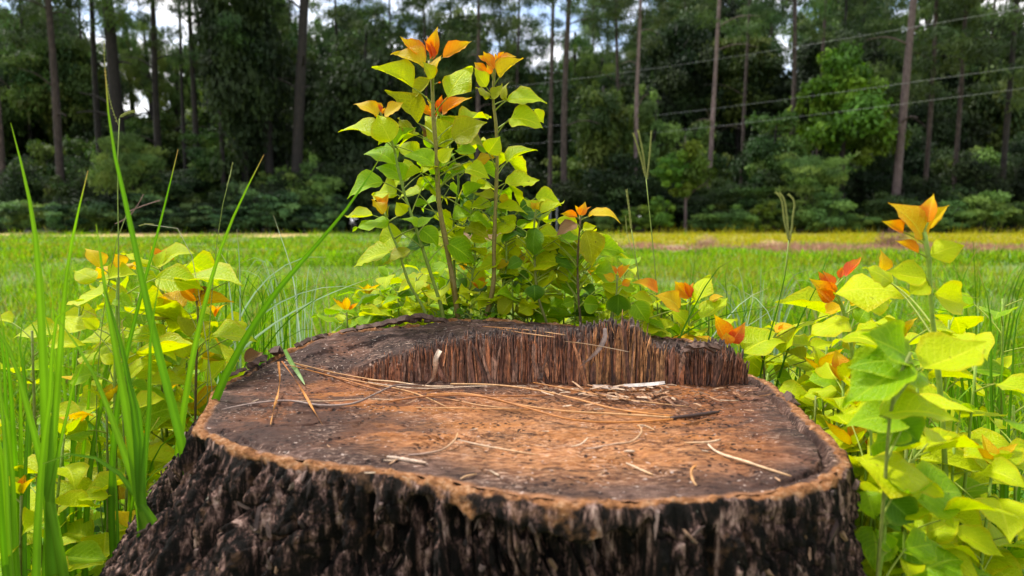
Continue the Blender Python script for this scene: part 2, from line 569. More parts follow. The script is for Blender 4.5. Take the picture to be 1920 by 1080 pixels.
def m_bark():
    m, nt, N, mix, ma, ramp, sstep, surf = nmat('stump_bark')
    tc = N('TexCoord').outputs['Object']
    rim = N('Attribute', {'attribute_name': 'rim'}).outputs['Fac']
    v = stretch(N, tc, 170, 170, 60)
    a = noise(N, v, 1.0, 6, 0.72, 0.5)
    v2 = stretch(N, tc, 85, 85, 10)
    b_ = noise(N, v2, 1.0, 4, 0.6, 0.8)
    f = noise(N, tc, 420, 4, 0.7)
    k = ma('MULTIPLY_ADD', a, 0.5, ma('MULTIPLY', b_, 0.5))
    col = ramp(k, [(0.43, (0.004, 0.003, 0.002)), (0.495, (0.013, 0.008, 0.006)), (0.535, (0.085, 0.046, 0.036)), (0.575, (0.26, 0.155, 0.122)), (0.65, (0.54, 0.37, 0.30))])
    col = mix(ma('MULTIPLY', sstep(0.57, 0.68, noise(N, tc, 38, 4, 0.6, 0.8)), 0.35), col, (0.22, 0.11, 0.055))
    col = mix(0.55, col, ramp(f, [(0.3, 0.25), (0.7, 1.7)]), 'MULTIPLY')
    lich = sstep(0.70, 0.74, noise(N, tc, 120, 3, 0.6))
    col = mix(ma('MULTIPLY', lich, 0.6), col, (0.40, 0.36, 0.28))
    rn = noise(N, tc, 60, 5, 0.7)
    orange = ramp(noise(N, stretch(N, tc, 130, 130, 300), 1.0, 4, 0.7), [(0.3, (0.07, 0.028, 0.012)), (0.5, (0.30, 0.125, 0.045)), (0.7, (0.50, 0.29, 0.16))])
    col = mix(N('Clamp', Value=sstep(0.45, 0.75, ma('ADD', rim, ma('ADD', ma('MULTIPLY_ADD', rn, 1.0, -0.5), ma('MULTIPLY_ADD', noise(N, tc, 17, 3), 2.6, -1.42))))).outputs[0], col, orange)
    b = N('Bump', Strength=1.0, Distance=0.004, Height=ma('ADD', a, ma('MULTIPLY', f, 0.5))).outputs[0]
    p = N('BsdfPrincipled', Base_Color=col, Roughness=0.8, Normal=b)
    p.inputs['Specular IOR Level'].default_value = 0.15
    surf(p.outputs[0])
    return m


def m_fibre():
    m, nt, N, mix, ma, ramp, sstep, surf = nmat('torn_wood_fibre')
    tc = N('TexCoord').outputs['Object']
    at_ = N('Attribute', {'attribute_name': 'tint'}).outputs['Color']
    v = stretch(N, tc, 700, 700, 60)
    n = noise(N, v, 1.0, 5, 0.7)
    n2 = noise(N, stretch(N, tc, 420, 420, 190), 1.0, 4, 0.7)
    col = mix(0.85, at_, ramp(n, [(0.28, 0.15), (0.5, 0.9), (0.75, 2.0)]), 'MULTIPLY')
    col = mix(0.8, col, ramp(n2, [(0.34, 0.12), (0.5, 1.0), (0.7, 1.9)]), 'MULTIPLY')
    wv = N('TexVoronoi', Vector=stretch(N, tc, 1, 1, 0.6), Scale=190.0)
    hol = ma('MULTIPLY', ma('SUBTRACT', 1.0, sstep(0.12, 0.24, wv.outputs['Distance'])), sstep(0.5, 0.6, noise(N, tc, 60, 2)))
    col = mix(ma('MULTIPLY', hol, 0.8), col, (0.012, 0.008, 0.006))
    col = mix(ma('MULTIPLY', sstep(0.60, 0.72, noise(N, tc, 24, 4, 0.6)), 0.8), col, (0.022, 0.012, 0.010))
    b = N('Bump', Strength=0.8, Distance=0.001, Height=n).outputs[0]
    surf(N('BsdfPrincipled', Base_Color=col, Roughness=0.75, Normal=b).outputs[0])
    return m


M_CUT, M_BARK, M_FIB = m_cut(), m_bark(), m_fibre()

# ------------------------------------------------------------------ ground and field
def field_zone(x, y):
    """0..1 weights for sandy strip, dead grass band, yellow strip"""
    P = np.stack([x * 0.35, y * 0.35, np.zeros_like(x)], 1)
    n = fbm(P, 4, 31)
    px = 960 + x / np.maximum(y, .1) * FPX
    sand = ss(23.5, 25.0, y + n * 1.6) * (1 - ss(33, 34, y)) * (1 - ss(560, 660, px + n * 60)) * ss(-0.35, 0.05, n + 0.25 * np.sin(x * .4))
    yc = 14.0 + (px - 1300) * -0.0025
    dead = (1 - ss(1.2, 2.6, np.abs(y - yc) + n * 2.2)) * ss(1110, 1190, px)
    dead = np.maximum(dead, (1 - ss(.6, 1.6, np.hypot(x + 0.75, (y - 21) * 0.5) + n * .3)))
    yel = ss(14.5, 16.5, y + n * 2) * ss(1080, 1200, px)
    return sand, dead, yel, n


def m_ground():
    m, nt, N, mix, ma, ramp, sstep, surf = nmat('field_soil')
    tc = N('TexCoord').outputs['Object']
    z = N('Attribute', {'attribute_name': 'tint'}).outputs['Color']
    n = noise(N, tc, 3.0, 8, 0.7)
    n2 = noise(N, tc, 0.7, 5, 0.6)
    col = mix(0.6, z, ramp(n, [(0.3, 0.35), (0.7, 1.6)]), 'MULTIPLY')
    col = mix(0.4, col, ramp(n2, [(0.3, 0.55), (0.7, 1.45)]), 'MULTIPLY')
    b = N('Bump', Strength=0.6, Distance=0.03, Height=n).outputs[0]
    surf(N('BsdfPrincipled', Base_Color=col, Roughness=0.95, Normal=b).outputs[0])
    return m


def ground_sheet():
    gx = np.concatenate([[-900, -300, -120], np.linspace(-60, 60, 161), [120, 300, 900]])
    gy = np.concatenate([[-300, -60, -10], np.linspace(-2, 75, 155), [120, 300, 1000]])
    X, Y = np.meshgrid(gx, gy)
    x, y = X.ravel(), Y.ravel()
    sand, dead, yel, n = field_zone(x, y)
    g = np.array([0.10, 0.15, 0.015])
    c = np.tile(g, (len(x), 1)) * (1 + 0.25 * n[:, None])
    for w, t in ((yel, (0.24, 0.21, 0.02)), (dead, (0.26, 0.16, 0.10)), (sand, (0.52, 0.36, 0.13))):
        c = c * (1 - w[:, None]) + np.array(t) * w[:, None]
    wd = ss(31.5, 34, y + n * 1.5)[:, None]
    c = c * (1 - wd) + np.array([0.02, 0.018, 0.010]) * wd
    nx = len(gx)
    i = np.arange(len(gy) - 1)[:, None] * nx + np.arange(nx - 1)[None, :]
    F = np.stack([i, i + 1, i + nx + 1, i + nx], -1).reshape(-1, 4)
    zz = np.where(y > 5, 0.03 * n * ss(5, 12, y), 0)
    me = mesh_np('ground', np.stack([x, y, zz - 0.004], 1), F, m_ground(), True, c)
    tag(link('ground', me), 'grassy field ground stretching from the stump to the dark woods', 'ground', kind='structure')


ground_sheet()


def blades_np(x, y, h, w, lean, azi, col, segs, z0=None, tipcol=None):
    """many grass blades as one array; azi = lean direction"""
    n = len(x)
    fz = rng.uniform(0, 2 * np.pi, n)
    sx, sy = np.cos(fz), np.sin(fz)
    V, C = [], []
    z0 = np.zeros(n) if z0 is None else z0
    for s in range(segs + 1):
        t = s / segs
        d = lean * t ** 1.8
        cx, cy = x + np.cos(azi) * d * h, y + np.sin(azi) * d * h
        cz = z0 + h * (t - 0.35 * lean * t ** 2.2)
        hw = w * 0.5 * (1 - t ** 2.2) + 0.00005
        if s < segs:
            V += [np.stack([cx - sx * hw, cy - sy * hw, cz], 1), np.stack([cx + sx * hw, cy + sy * hw, cz], 1)]
            C += [col, col]
        else:
            V.append(np.stack([cx, cy, cz], 1))
            C.append(col if tipcol is None else tipcol)
    k = 2 * segs + 1
    V = np.stack(V, 1).reshape(-1, 3)
    C = np.stack(C, 1).reshape(-1, 3)
    base = np.arange(n)[:, None] * k
    Q = [base + np.array([[2 * s, 2 * s + 1, 2 * s + 3, 2 * s + 2]]) for s in range(segs - 1)]
    T = base + np.array([[2 * segs - 2, 2 * segs - 1, 2 * segs]])
    return V, (np.vstack(Q) if Q else np.zeros((0, 4), int)), T, C


def grass_cols(n, x, y, kinds=None):
    G = np.array([[0.13, 0.28, 0.003], [0.20, 0.36, 0.003], [0.29, 0.39, 0.004], [0.06, 0.15, 0.004], [0.30, 0.30, 0.03], [0.26, 0.36, 0.18], [0.26, 0.18, 0.08]])
    p = np.array([.34, .24, .12, .18, .06, .03, .04]) if kinds is None else np.array(kinds)
    c = G[rng.choice(len(G), n, p=p / p.sum())] * rng.uniform(0.6, 1.3, (n, 1))
    return c


def grass_patch(name, y0, y1, n, hr, wr, segs, label, power=1.0, mask=None, kinds=None, zones=True):
    u = rng.uniform(0, 1, n * 2)
    if power == 1.0:
        y = y0 + (y1 - y0) * u
    else:
        y = (y0 ** (1 - power) + (y1 ** (1 - power) - y0 ** (1 - power)) * u) ** (1 / (1 - power))
    x = rng.uniform(-1, 1, n * 2) * (y * 0.95 + 0.5)
    n0 = fbm(np.stack([x * 1.3, y * 1.3, 0 * x], 1), 3, 5)
    keep = rng.uniform(-1, 1, n * 2) < n0 * 2.2 + 0.25
    if mask is not None: keep &= mask(x, y)
    x, y, n0 = x[keep][:n], y[keep][:n], n0[keep][:n]
    m = len(x)
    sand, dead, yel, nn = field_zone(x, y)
    c = grass_cols(m, x, y, kinds)
    c *= 1.12 * (1 + 0.35 * n0[:, None])
    n1 = fbm(np.stack([x * .55, y * .35, 0 * x + 3], 1), 4, 15)
    pk = rng.uniform(0, 1, m) < ss(.0, .5, n1) * .45
    c[pk] = np.array([.30, .29, .02]) * rng.uniform(.55, 1.25, (pk.sum(), 1))
    pk = rng.uniform(0, 1, m) < ss(.05, .5, -n1) * .6
    c[pk] *= .55
    if zones:
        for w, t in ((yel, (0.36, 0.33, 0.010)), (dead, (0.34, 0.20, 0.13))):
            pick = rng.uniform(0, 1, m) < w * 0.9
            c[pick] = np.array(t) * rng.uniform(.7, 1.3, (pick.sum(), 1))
        k2 = rng.uniform(0, 1, m) > sand * 0.85
        x, y, c, n0 = x[k2], y[k2], c[k2], n0[k2]
        m = len(x)
    h = rng.uniform(hr[0], hr[1], m) * (1 + 0.9 * n0)
    h *= 1 + ss(27, 31, y) * rng.uniform(0, 3.5, m) * (n0 > .1)
    w = rng.uniform(wr[0], wr[1], m)
    V, Q, T, C = blades_np(x, y, h, w, rng.uniform(0.1, 1.0, m), rng.uniform(0, 2 * np.pi, m), c, segs)
    me = mesh_np(name, V, [Q, T] if len(Q) else [T], M_GRASS, False, C)
    tag(link(name, me), label, 'grass', kind='stuff')


def off_stump(x, y):
    d = np.hypot(x - SC0[0], y - SC0[1])
    return d > r_out(np.arctan2(y - SC0[1], x - SC0[0])) + 0.10


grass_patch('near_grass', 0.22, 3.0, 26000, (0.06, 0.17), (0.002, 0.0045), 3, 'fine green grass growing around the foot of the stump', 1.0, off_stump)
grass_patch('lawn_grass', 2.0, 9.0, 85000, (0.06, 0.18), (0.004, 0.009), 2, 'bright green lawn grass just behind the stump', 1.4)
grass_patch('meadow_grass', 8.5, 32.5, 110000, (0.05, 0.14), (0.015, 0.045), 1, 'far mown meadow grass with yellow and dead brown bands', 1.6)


# ------------------------------------------------------------------ woodland
def leaf_cloud(r, lobes, n, L, cols, droop=0.3, aspect=0.55, fill=0.35):
    """n leaf-sized faces spread through lobes [(cx,cy,cz,rx,ry,rz)]"""
    lb = np.array(lobes, float)
    wgt = (lb[:, 3] * lb[:, 5]) ** 1.0
    li = r.choice(len(lb), n, p=wgt / wgt.sum())
    d = r.normal(size=(n, 3))
    d /= np.linalg.norm(d, axis=1)[:, None]
    d[:, 2] = np.abs(d[:, 2]) * np.where(r.uniform(size=n) < 0.78, 1, -1)
    rad = np.where(r.uniform(size=n) < fill, r.uniform(0.2, 1, n), r.normal(0.9, 0.20, n))
    P = lb[li, :3] + d * lb[li, 3:6] * rad[:, None]
    nrm = d * 0.6 + r.normal(size=(n, 3)) * 0.55 + np.array([0, 0, 0.55])
    nrm /= np.linalg.norm(nrm, axis=1)[:, None]
    ax = np.cross(nrm, r.normal(size=(n, 3)))
    ax[:, 2] -= droop
    ax /= np.linalg.norm(ax, axis=1)[:, None]
    sd = np.cross(nrm, ax)
    sd /= np.linalg.norm(sd, axis=1)[:, None]
    l = (L * r.uniform(0.6, 1.4, n))[:, None]
    V = np.stack([P - ax * l * .5, P + sd * l * aspect * .5, P + ax * l * .5, P - sd * l * aspect * .5], 1).reshape(-1, 3)
    F = np.arange(4 * n).reshape(n, 4)
    cols = np.array(cols, float)
    lc = cols[r.choice(len(cols), len(lb))] * r.uniform(0.75, 1.3, (len(lb), 1))
    c = lc[li] * r.uniform(0.7, 1.35, (n, 1))
    C = np.repeat(c, 4, axis=0)
    return V, F, C


def crown_lobes(r, n, rx, rz, zc, lr):
    out = []
    for _ in range(n):
        d = r.normal(size=3)
        d /= np.linalg.norm(d)
        k = r.uniform(0.35, 1.0)
        q = r.uniform(*lr)
        out.append((d[0] * rx * k, d[1] * rx * k, zc + d[2] * rz * k, q * r.uniform(.7, 1.4), q * r.uniform(.7, 1.4), q * r.uniform(.4, .8)))
    return out


GREENS = [(0.0459, 0.0837, 0.0162), (0.0675, 0.1148, 0.0203), (0.0338, 0.0675, 0.0175), (0.0945, 0.135, 0.0243)]
LIGHT = [(0.1215, 0.2025, 0.0405), (0.162, 0.2295, 0.0446), (0.0878, 0.162, 0.0405)]
BRIGHT = [(0.103, 0.1888, 0.0172), (0.0729, 0.1459, 0.0172), (0.1373, 0.2145, 0.0215)]
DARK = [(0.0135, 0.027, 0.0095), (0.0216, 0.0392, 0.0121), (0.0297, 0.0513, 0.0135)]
BLUE = [(0.075, 0.15, 0.05), (0.11, 0.19, 0.06), (0.04, 0.085, 0.03), (0.02, 0.045, 0.015)]
PINE = [(0.052, 0.091, 0.0234), (0.0715, 0.1144, 0.026), (0.0364, 0.0676, 0.0208)]

PROTO = {}


def proto_crown(key, seed, cols, n=5200, L=0.22, lobes=22, rx=1.0, rz=1.0, lr=(.25, .5), droop=.3, aspect=.55, fill=.35):
    r = np.random.default_rng(seed)
    V, F, C = leaf_cloud(r, crown_lobes(r, lobes, rx, rz, 0, lr), n, L, cols, droop, aspect, fill)
    PROTO.setdefault(key, []).append(mesh_np('crown', V, F, M_FOL, False, C))


for i in range(3):
    proto_crown('green', 100 + i, GREENS, 6500, 0.085, 30, .8, .8, (.18, .36))
    proto_crown('light', 110 + i, LIGHT, 6500, 0.085, 30, .8, .8, (.16, .34))
    proto_crown('bright', 120 + i, BRIGHT, 5500, 0.10, 26, .8, .75, (.16, .32))
    proto_crown('dark', 130 + i, DARK, 7000, 0.085, 34, .8, .85, (.2, .38))
    proto_crown('blue', 140 + i, BLUE, 6500, 0.10, 44, 1.0, .8, (.10, .26), droop=.8, fill=.5)
    proto_crown('feather', 150 + i, LIGHT, 8000, 0.10, 34, .8, .8, (.14, .3), droop=.9, aspect=.22)


def pine_crown(seed):
    """open whorls of boughs with needle tufts, unit height 1 (z 0..1), radius about .3"""
    r = np.random.default_rng(seed)
    lobes = []
    for k in range(46):
        z = r.uniform(0, 1) ** 0.8
        a = r.uniform(0, 6.283)
        d = (0.10 + 0.26 * (1 - z) ** 0.7) * r.uniform(0.35, 1.1)
        q = r.uniform(.035, .075)
        lobes.append((math.cos(a) * d, math.sin(a) * d, z + r.uniform(-.02, .02), q * 1.3, q * 1.3, q * .55))
    return leaf_cloud(r, lobes, 6500, 0.036, PINE, 0.1, 0.13, 0.5)


for i in range(4):
    V, F, C = pine_crown(200 + i)
    PROTO.setdefault('pine', []).append(mesh_np('crown', V, F, M_FOL, False, C))


def trunk_mesh(P, r0, r1, mat, sides=9, limbs=()):
    mb = MB()
    Q = spline(P, 14)
    rad = np.linspace(r0, r1, 14) * (1 + 0.05 * np.sin(np.arange(14) * 2.1))
    rad[0] *= 1.25
    mb.tube(Q, rad, sides)
    for (a, b, ra) in limbs:
        a, b = np.array(a, float), np.array(b, float)
        mid = (a + b) / 2 + np.array([0, 0, .12 * np.linalg.norm(b - a)])
        mb.tube(spline([a, mid, b], 7), np.linspace(ra, ra * .3, 7), 5)
    return mb.mesh('trunk', mat, tint=False)


def add_crown(root, key, c, s, rz=None):
    me = rnd.choice(PROTO[key])
    o = link('crown', me, root, c)
    o.scale = s if isinstance(s, tuple) else (s, s, s)
    o.rotation_euler = (0, 0, rnd.uniform(0, 6.28))
    return o


def spot(px):
    for lim, w in ((110, 'beyond the loose grass tuft'), (200, 'beyond the gap between the grass tufts'), (300, 'about the first sky gap'), (400, 'about the second sky gap'), (500, 'about the vine-smothered tree'), (620, 'about the leaning dark trunk'), (740, 'behind the crowned leafy sprout'), (860, 'behind the tallest sprout'), (960, 'behind the second tallest sprout'),
                   (1090, 'about the paired brown trunks'), (1180, 'behind the rusty leaf sprout'), (1270, 'about the rounded green crown'), (1350, 'about the pale leaning trunk'), (1430, 'past the pale leaning trunk'), (1500, 'about the forked trunk'), (1620, 'about the sunlit broad-leaved tree'), (1720, 'about the tall pale trunk'), (1820, 'past the tall pale trunk'), (9000, 'at the far end of the wires')):
        if px < lim: return w


def pine(px, wpx, Y=None, lean=0.0, mat=None, label=None, group=None, h=None, crown_from=0.5, density=1, cat='tree'):
    if Y is None:
        Y = min(60, max(35, 0.36 * 1201 / wpx))
    x = (px - 960) / FPX * Y * 1.004
    r0 = wpx * Y / 1201 / 2 * (.95 if group is None else .75)
    h = h or rnd.uniform(20, 26)
    root = empty('pine_tree', (x, Y, 0), label, cat, group)
    lx = lean * h
    pts = [(0, 0, -.1), (lx * .3 + rnd.uniform(-.12, .12), 0, h * .33), (lx * .66 + rnd.uniform(-.15, .15), 0, h * .66), (lx, 0, h)]
    limbs = []
    for k in range(rnd.randint(3, 6)):
        z = rnd.uniform(.22, .6) * h
        a = rnd.uniform(0, 6.28)
        l = rnd.uniform(.8, 2.4)
        ex = lx * z / h
        limbs.append(((ex, 0, z), (ex + math.cos(a) * l, math.sin(a) * l, z + rnd.uniform(-.2, .9)), r0 * .22))
    link('trunk', trunk_mesh(pts, r0, r0 * .35, mat or M_TRUNK, 9, limbs), root)
    for k in range(density):
        hc = h * (1 - crown_from)
        add_crown(root, 'pine', (lx * .85, 0, h * crown_from + rnd.uniform(-1, 1)), (hc * rnd.uniform(.55, .8), hc * rnd.uniform(.55, .8), hc * 1.05))
    return root


def broadleaf(name, px, Y, h, rx, key, label, group=None, zc=.6, rz=None, wpx=None, trunk_mat=None, n=1, cat='tree', bare=.25):
    if group: h = gap_h(px, Y, h, rx)
    x = (px - 960) / FPX * Y * 1.004
    root = empty(name, (x, Y, 0), label, cat, group)
    r0 = (wpx * Y / 1201 / 2) if wpx else 0.02 * h + .02
    limbs = []
    for k in range(6):
        z = rnd.uniform(bare, .75) * h
        a = rnd.uniform(0, 6.28)
        limbs.append(((0, 0, z), (math.cos(a) * rx * .7, math.sin(a) * rx * .7, min(h * .95, z + rx * rnd.uniform(.2, .7))), r0 * .35))
    link('trunk', trunk_mesh([(0, 0, -.1), (rnd.uniform(-.1, .1) * rx, 0, h * .4), (rnd.uniform(-.2, .2) * rx, 0, h * .9)], r0, r0 * .25, trunk_mat or M_TRUNK_D, 7, limbs), root)
    rz = rz or h * (1 - bare) / 2
    cz = bare * h + rz
    add_crown(root, key, (0, 0, cz), (rx * 1.05, rx * 1.05, rz * 1.05))
    for k in range(n - 1):
        a = rnd.uniform(0, 6.28)
        add_crown(root, key, (math.cos(a) * rx * .5, math.sin(a) * rx * .5, cz + rnd.uniform(-.5, .5) * rz), (rx * .75, rx * .75, rz * .7))
    return root


def shrub(px, Y, h, rx, key, label, group=None, n=1):
    h, rx = h * rnd.uniform(.7, 1.35), rx * rnd.uniform(.75, 1.25)
    x = (px - 960) / FPX * Y * 1.004
    root = empty('shrub', (x, Y, 0), label, 'shrub', group)
    mb = MB()
    for k in range(5):
        a = k * 1.25 + rnd.uniform(-.3, .3)
        mb.tube(spline([(0, 0, -.05), (math.cos(a) * rx * .25, math.sin(a) * rx * .25, h * .4), (math.cos(a) * rx * .6, math.sin(a) * rx * .6, h * .8)], 6), np.linspace(.03, .01, 6), 5)
    link('stem', mb.mesh('stem', M_TRUNK_D, tint=False), root)
    add_crown(root, key, (0, 0, h * .47), (rx, rx, h * .55))
    for k in range(n - 1):
        add_crown(root, key, (rnd.uniform(-.7, .7) * rx, rnd.uniform(-.3, .3), h * .4), (rx * .7, rx * .7, h * .45))
    return root


GAPS = [(252, 298, 205, .85), (322, 352, 140, .8), (930, 1090, 110, .5), (1436, 1464, 240, .3)]


def gap_h(px, Y, h, rx):
    """keep the windows of sky between the crowns open: a shorter tree where one stands in a window"""
    for g0, g1, gb, pr in GAPS:
        half = rx / Y * FPX
        if px - half < g1 and px + half > g0 and rnd.random() < pr:
            h = min(h, .6 + (414 - gb) * Y / FPX)
    return h


# named pines / trunks that one can tell apart in the photograph
pine(205, 13, 38, label='slim reddish pine trunk beside the thickest dark trunk', mat=M_TRUNK_D)
pine(238, 29, 36, label='thickest dark tree trunk standing against the bright sky gap', mat=M_TRUNK_D, crown_from=.55)
pine(312, 15, 38, label='dark pine trunk with a forked limb between two sky gaps', mat=M_TRUNK_D, crown_from=.55)
pine(360, 8, 39, label='thin dark pole-like pine between the sky gap and a stouter trunk', mat=M_TRUNK_D)
pine(382, 13, 38, label='dark pine trunk at the edge of the vine-smothered tree', mat=M_TRUNK_D)
pine(515, 20, 37, label='straight dark trunk lit by green leaves, next to the leaning one', mat=M_TRUNK_D)
pine(556, 24, 36, lean=.085, label='leaning dark tree trunk tilted towards the leafy sprouts', mat=M_TRUNK_D)
pine(1030, 10, 36, label='slim pine trunk paired with a slightly thicker one behind the short sprouts')
pine(1058, 14, 35.5, label='straight brown pine trunk just beyond the tallest sprouts')
pine(1150, 8, 37, label='thin grey-brown pine trunk behind the seed stalks')
pine(1190, 10, 36, label='grey-pink pine trunk vanishing behind a rounded green crown', mat=M_TRUNK_P)
pine(1322, 10, 36, lean=.025, label='pale slender pine trunk leaning slightly above the bright sapling', mat=M_TRUNK_P)
pine(1384, 8, 38, label='thin pine trunk between the pale leaning one and the forked one', mat=M_TRUNK)
pine(1470, 11, 36.5, label='forked brown pine trunk by the small sky window', mat=M_TRUNK)
pine(1525, 9, 38, label='thin dark pine trunk behind the sunlit broad-leaved tree')
pine(1668, 17, 34, lean=.02, label='tall pale pinkish pine trunk crossed by the power lines', mat=M_TRUNK_P, h=25, crown_from=.62)
pine(1722, 10, 36, label='brown pine trunk next to the tall pale one')
for px, w in ((25, 16), (75, 9), (128, 20), (172, 9), (430, 12), (462, 9), (640, 10), (690, 9), (745, 8), (800, 9), (850, 8), (890, 12), (935, 8), (968, 9), (1105, 8), (1128, 7), (1230, 7), (1270, 8), (1425, 8), (1565, 9), (1600, 8), (1640, 7), (1775, 12), (1822, 9), (1868, 15), (1905, 9)):
    pine(px + rnd.uniform(-4, 4), w, None, rnd.uniform(-.01, .015), rnd.choice([M_TRUNK, M_TRUNK, M_TRUNK_D]), 'slim pine deep in the woods ' + spot(px), 'pines deep in the woods', crown_from=.42 if px < 500 else rnd.uniform(.25, .42), density=2)

# trees and shrubs with a look of their own along the edge of the woods
broadleaf('broadleaf_tree', 465, 37, 16, 3.0, 'dark', 'big dark tree smothered in vines, nearly black green', n=4, wpx=16, bare=.12)
broadleaf('broadleaf_tree', 690, 38, 13, 3.0, 'dark', 'dark bushy tree standing just behind the tallest sprouts', n=3, bare=.1)
broadleaf('broadleaf_tree', 255, 33, 5.2, 2.0, 'feather', 'feathery pale green bush-like tree below the sky gap', n=3, bare=.05)
broadleaf('broadleaf_tree', 590, 34, 4.2, 1.5, 'light', 'mid green bushy tree above the bank of ground cover', n=2, bare=.05)
broadleaf('broadleaf_tree', 1283, 33, 5.4, 1.5, 'bright', 'fresh green small tree with a slim pale stem', n=2, wpx=7, trunk_mat=M_TRUNK_P, bare=.22)
broadleaf('broadleaf_tree', 1215, 37, 8.2, 1.6, 'light', 'rounded green crown behind the forked seed stalks', n=2, bare=.2)
broadleaf('broadleaf_tree', 1570, 35, 10.5, 2.6, 'bright', 'tall broad-leaved tree with sunlit green top under the power lines', n=3, bare=.3)
broadleaf('broadleaf_tree', 1510, 33, 4.6, 1.9, 'feather', 'feathery yellowish green tree over a dark hollow', n=2, bare=.25)
broadleaf('broadleaf_tree', 1440, 36, 7.0, 2.0, 'green', 'dense dull green tree between the pale pine trunks', n=2, bare=.15)
broadleaf('broadleaf_tree', 1120, 37, 9.0, 2.0, 'green', 'green tree behind the paired brown pine trunks', n=2, bare=.1)
for k, (px, h, rx) in enumerate(((325, 1.7, 1.2), (372, 2.3, 1.1), (420, 1.7, 1.3), (455, 2.4, 1.0), (505, 1.8, 1.3), (545, 2.2, 1.0), (590, 1.5, 1.1), (630, 1.7, .9))):
    shrub(px, 31 + (k % 2) * .6, h, rx, 'blue', 'bluish green leafy mound of the bank ' + spot(px), 'mounds of the blue green bank')
for k, (px, h, rx, key) in enumerate(((1190, 1.6, 1.0, 'bright'), (1235, 2.0, 1.0, 'bright'), (1320, 1.7, 1.1, 'light'), (1375, 1.9, 1.2, 'light'), (1430, 1.3, 1.0, 'bright'), (1480, 1.5, 1.1, 'light'), (1540, 1.8, 1.3, 'light'), (1600, 1.7, 1.2, 'light'), (1650, 1.9, 1.3, 'green'), (1700, 1.6, 1.2, 'light'), (1130, 1.3, 1.0, 'light'), (1080, 1.2, .9, 'green'), (1760, 1.7, 1.3, 'light'), (1830, 2.0, 1.4, 'light'), (1900, 1.8, 1.4, 'green'), (980, 1.3, 1.2, 'green'), (900, 1.2, 1.2, 'blue'), (820, 1.3, 1.2, 'blue'), (730, 1.4, 1.2, 'blue'))):
    shrub(px, 31.5 + (k % 3) * .5, h, rx, key, 'low %s leafy shrub at the field edge ' % {'bright': 'bright green', 'light': 'light green', 'green': 'dull green', 'blue': 'bluish green'}[key] + spot(px), 'shrubs along the field edge')
for k, px in enumerate((10, 70, 130, 190, 280)):
    shrub(px, 31.2 + (k % 2) * .7, rnd.uniform(1.5, 2.3), 1.6, ('blue', 'light')[k % 2], 'leafy bush at the field edge ' + spot(px), 'bushes beneath the dark trunks')
# filling trees behind, by rank
k = 0
for px in np.arange(-10, 1935, 62):
    k += 1
    pxx = px + rnd.uniform(-20, 20)
    gap = 240 < pxx < 400
    broadleaf('understory_tree', pxx, rnd.uniform(37, 42), rnd.uniform(4.5, 7.5) * (.62 if gap else 1), rnd.uniform(1.6, 2.4), rnd.choice(['green', 'dark', 'green', 'dark', 'light']), 'shaded understory tree ' + spot(pxx), 'understory trees of the woods', n=2, bare=.05)
for px in np.arange(-20, 1945, 56):
    pxx = px + rnd.uniform(-18, 18)
    gap = 235 < pxx < 410
    if gap and rnd.random() < .5: continue
    broadleaf('woodland_tree', pxx, rnd.uniform(46, 54), rnd.uniform(10, 15) * (.5 if gap else 1), rnd.uniform(2.4, 3.4), rnd.choice(['green', 'dark', 'dark', 'green']), 'dim broad-leaved tree in the middle of the woods ' + spot(pxx), 'trees in the middle of the woods', n=3, bare=.05)
for px in np.arange(-20, 1945, 52):
    pxx = px + rnd.uniform(-20, 20)
    gap = 240 < pxx < 340 or 930 < pxx < 1080
    broadleaf('tall_tree', pxx, rnd.uniform(60, 72), rnd.uniform(21, 27) * (.75 if gap else 1), rnd.uniform(3.4, 4.6), rnd.choice(['green', 'dark', 'green', 'light']), 'tall far tree at the back ' + spot(pxx), 'far trees at the back', n=3, bare=.15)

for px in np.arange(-30, 1950, 48):
    pxx = px + rnd.uniform(-18, 18)
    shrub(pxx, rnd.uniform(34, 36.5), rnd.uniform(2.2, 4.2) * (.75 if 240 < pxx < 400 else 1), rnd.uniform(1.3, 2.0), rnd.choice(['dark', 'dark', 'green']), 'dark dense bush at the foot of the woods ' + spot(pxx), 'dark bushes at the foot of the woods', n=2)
for px in np.arange(-20, 1950, 64):
    pxx = px + rnd.uniform(-22, 22)
    gap = 235 < pxx < 400
    if (gap and rnd.random() < .6) or (930 < pxx < 1090 and rnd.random() < .4): continue
    broadleaf('slender_tree', pxx, rnd.uniform(46, 56), rnd.uniform(11, 17), rnd.uniform(2.0, 3.2), rnd.choice(['green', 'dark', 'feather', 'green', 'dark']), 'slender leafy tree among the pines ' + spot(pxx), 'slender trees between the pines', n=4, bare=.3)
r_ = np.random.default_rng(11)
lobes = []
for k in range(420):
    x_ = r_.uniform(-80, 80)
    y_ = r_.uniform(66, 88)
    p_ = 960 + x_ / y_ * FPX
    top = 3.5 if 235 < p_ < 400 else (7 if 900 < p_ < 1110 else 12)
    lobes.append((x_, y_, r_.uniform(.5, top), r_.uniform(2, 4), r_.uniform(2, 4), r_.uniform(1.2, 2.6)))
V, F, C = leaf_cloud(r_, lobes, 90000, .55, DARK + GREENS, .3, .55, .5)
tag(link('far_woods', mesh_np('far_woods', V, F, M_FOL, False, C)), 'dark mass of far woods closing the view behind the trunks', 'woods', kind='stuff')

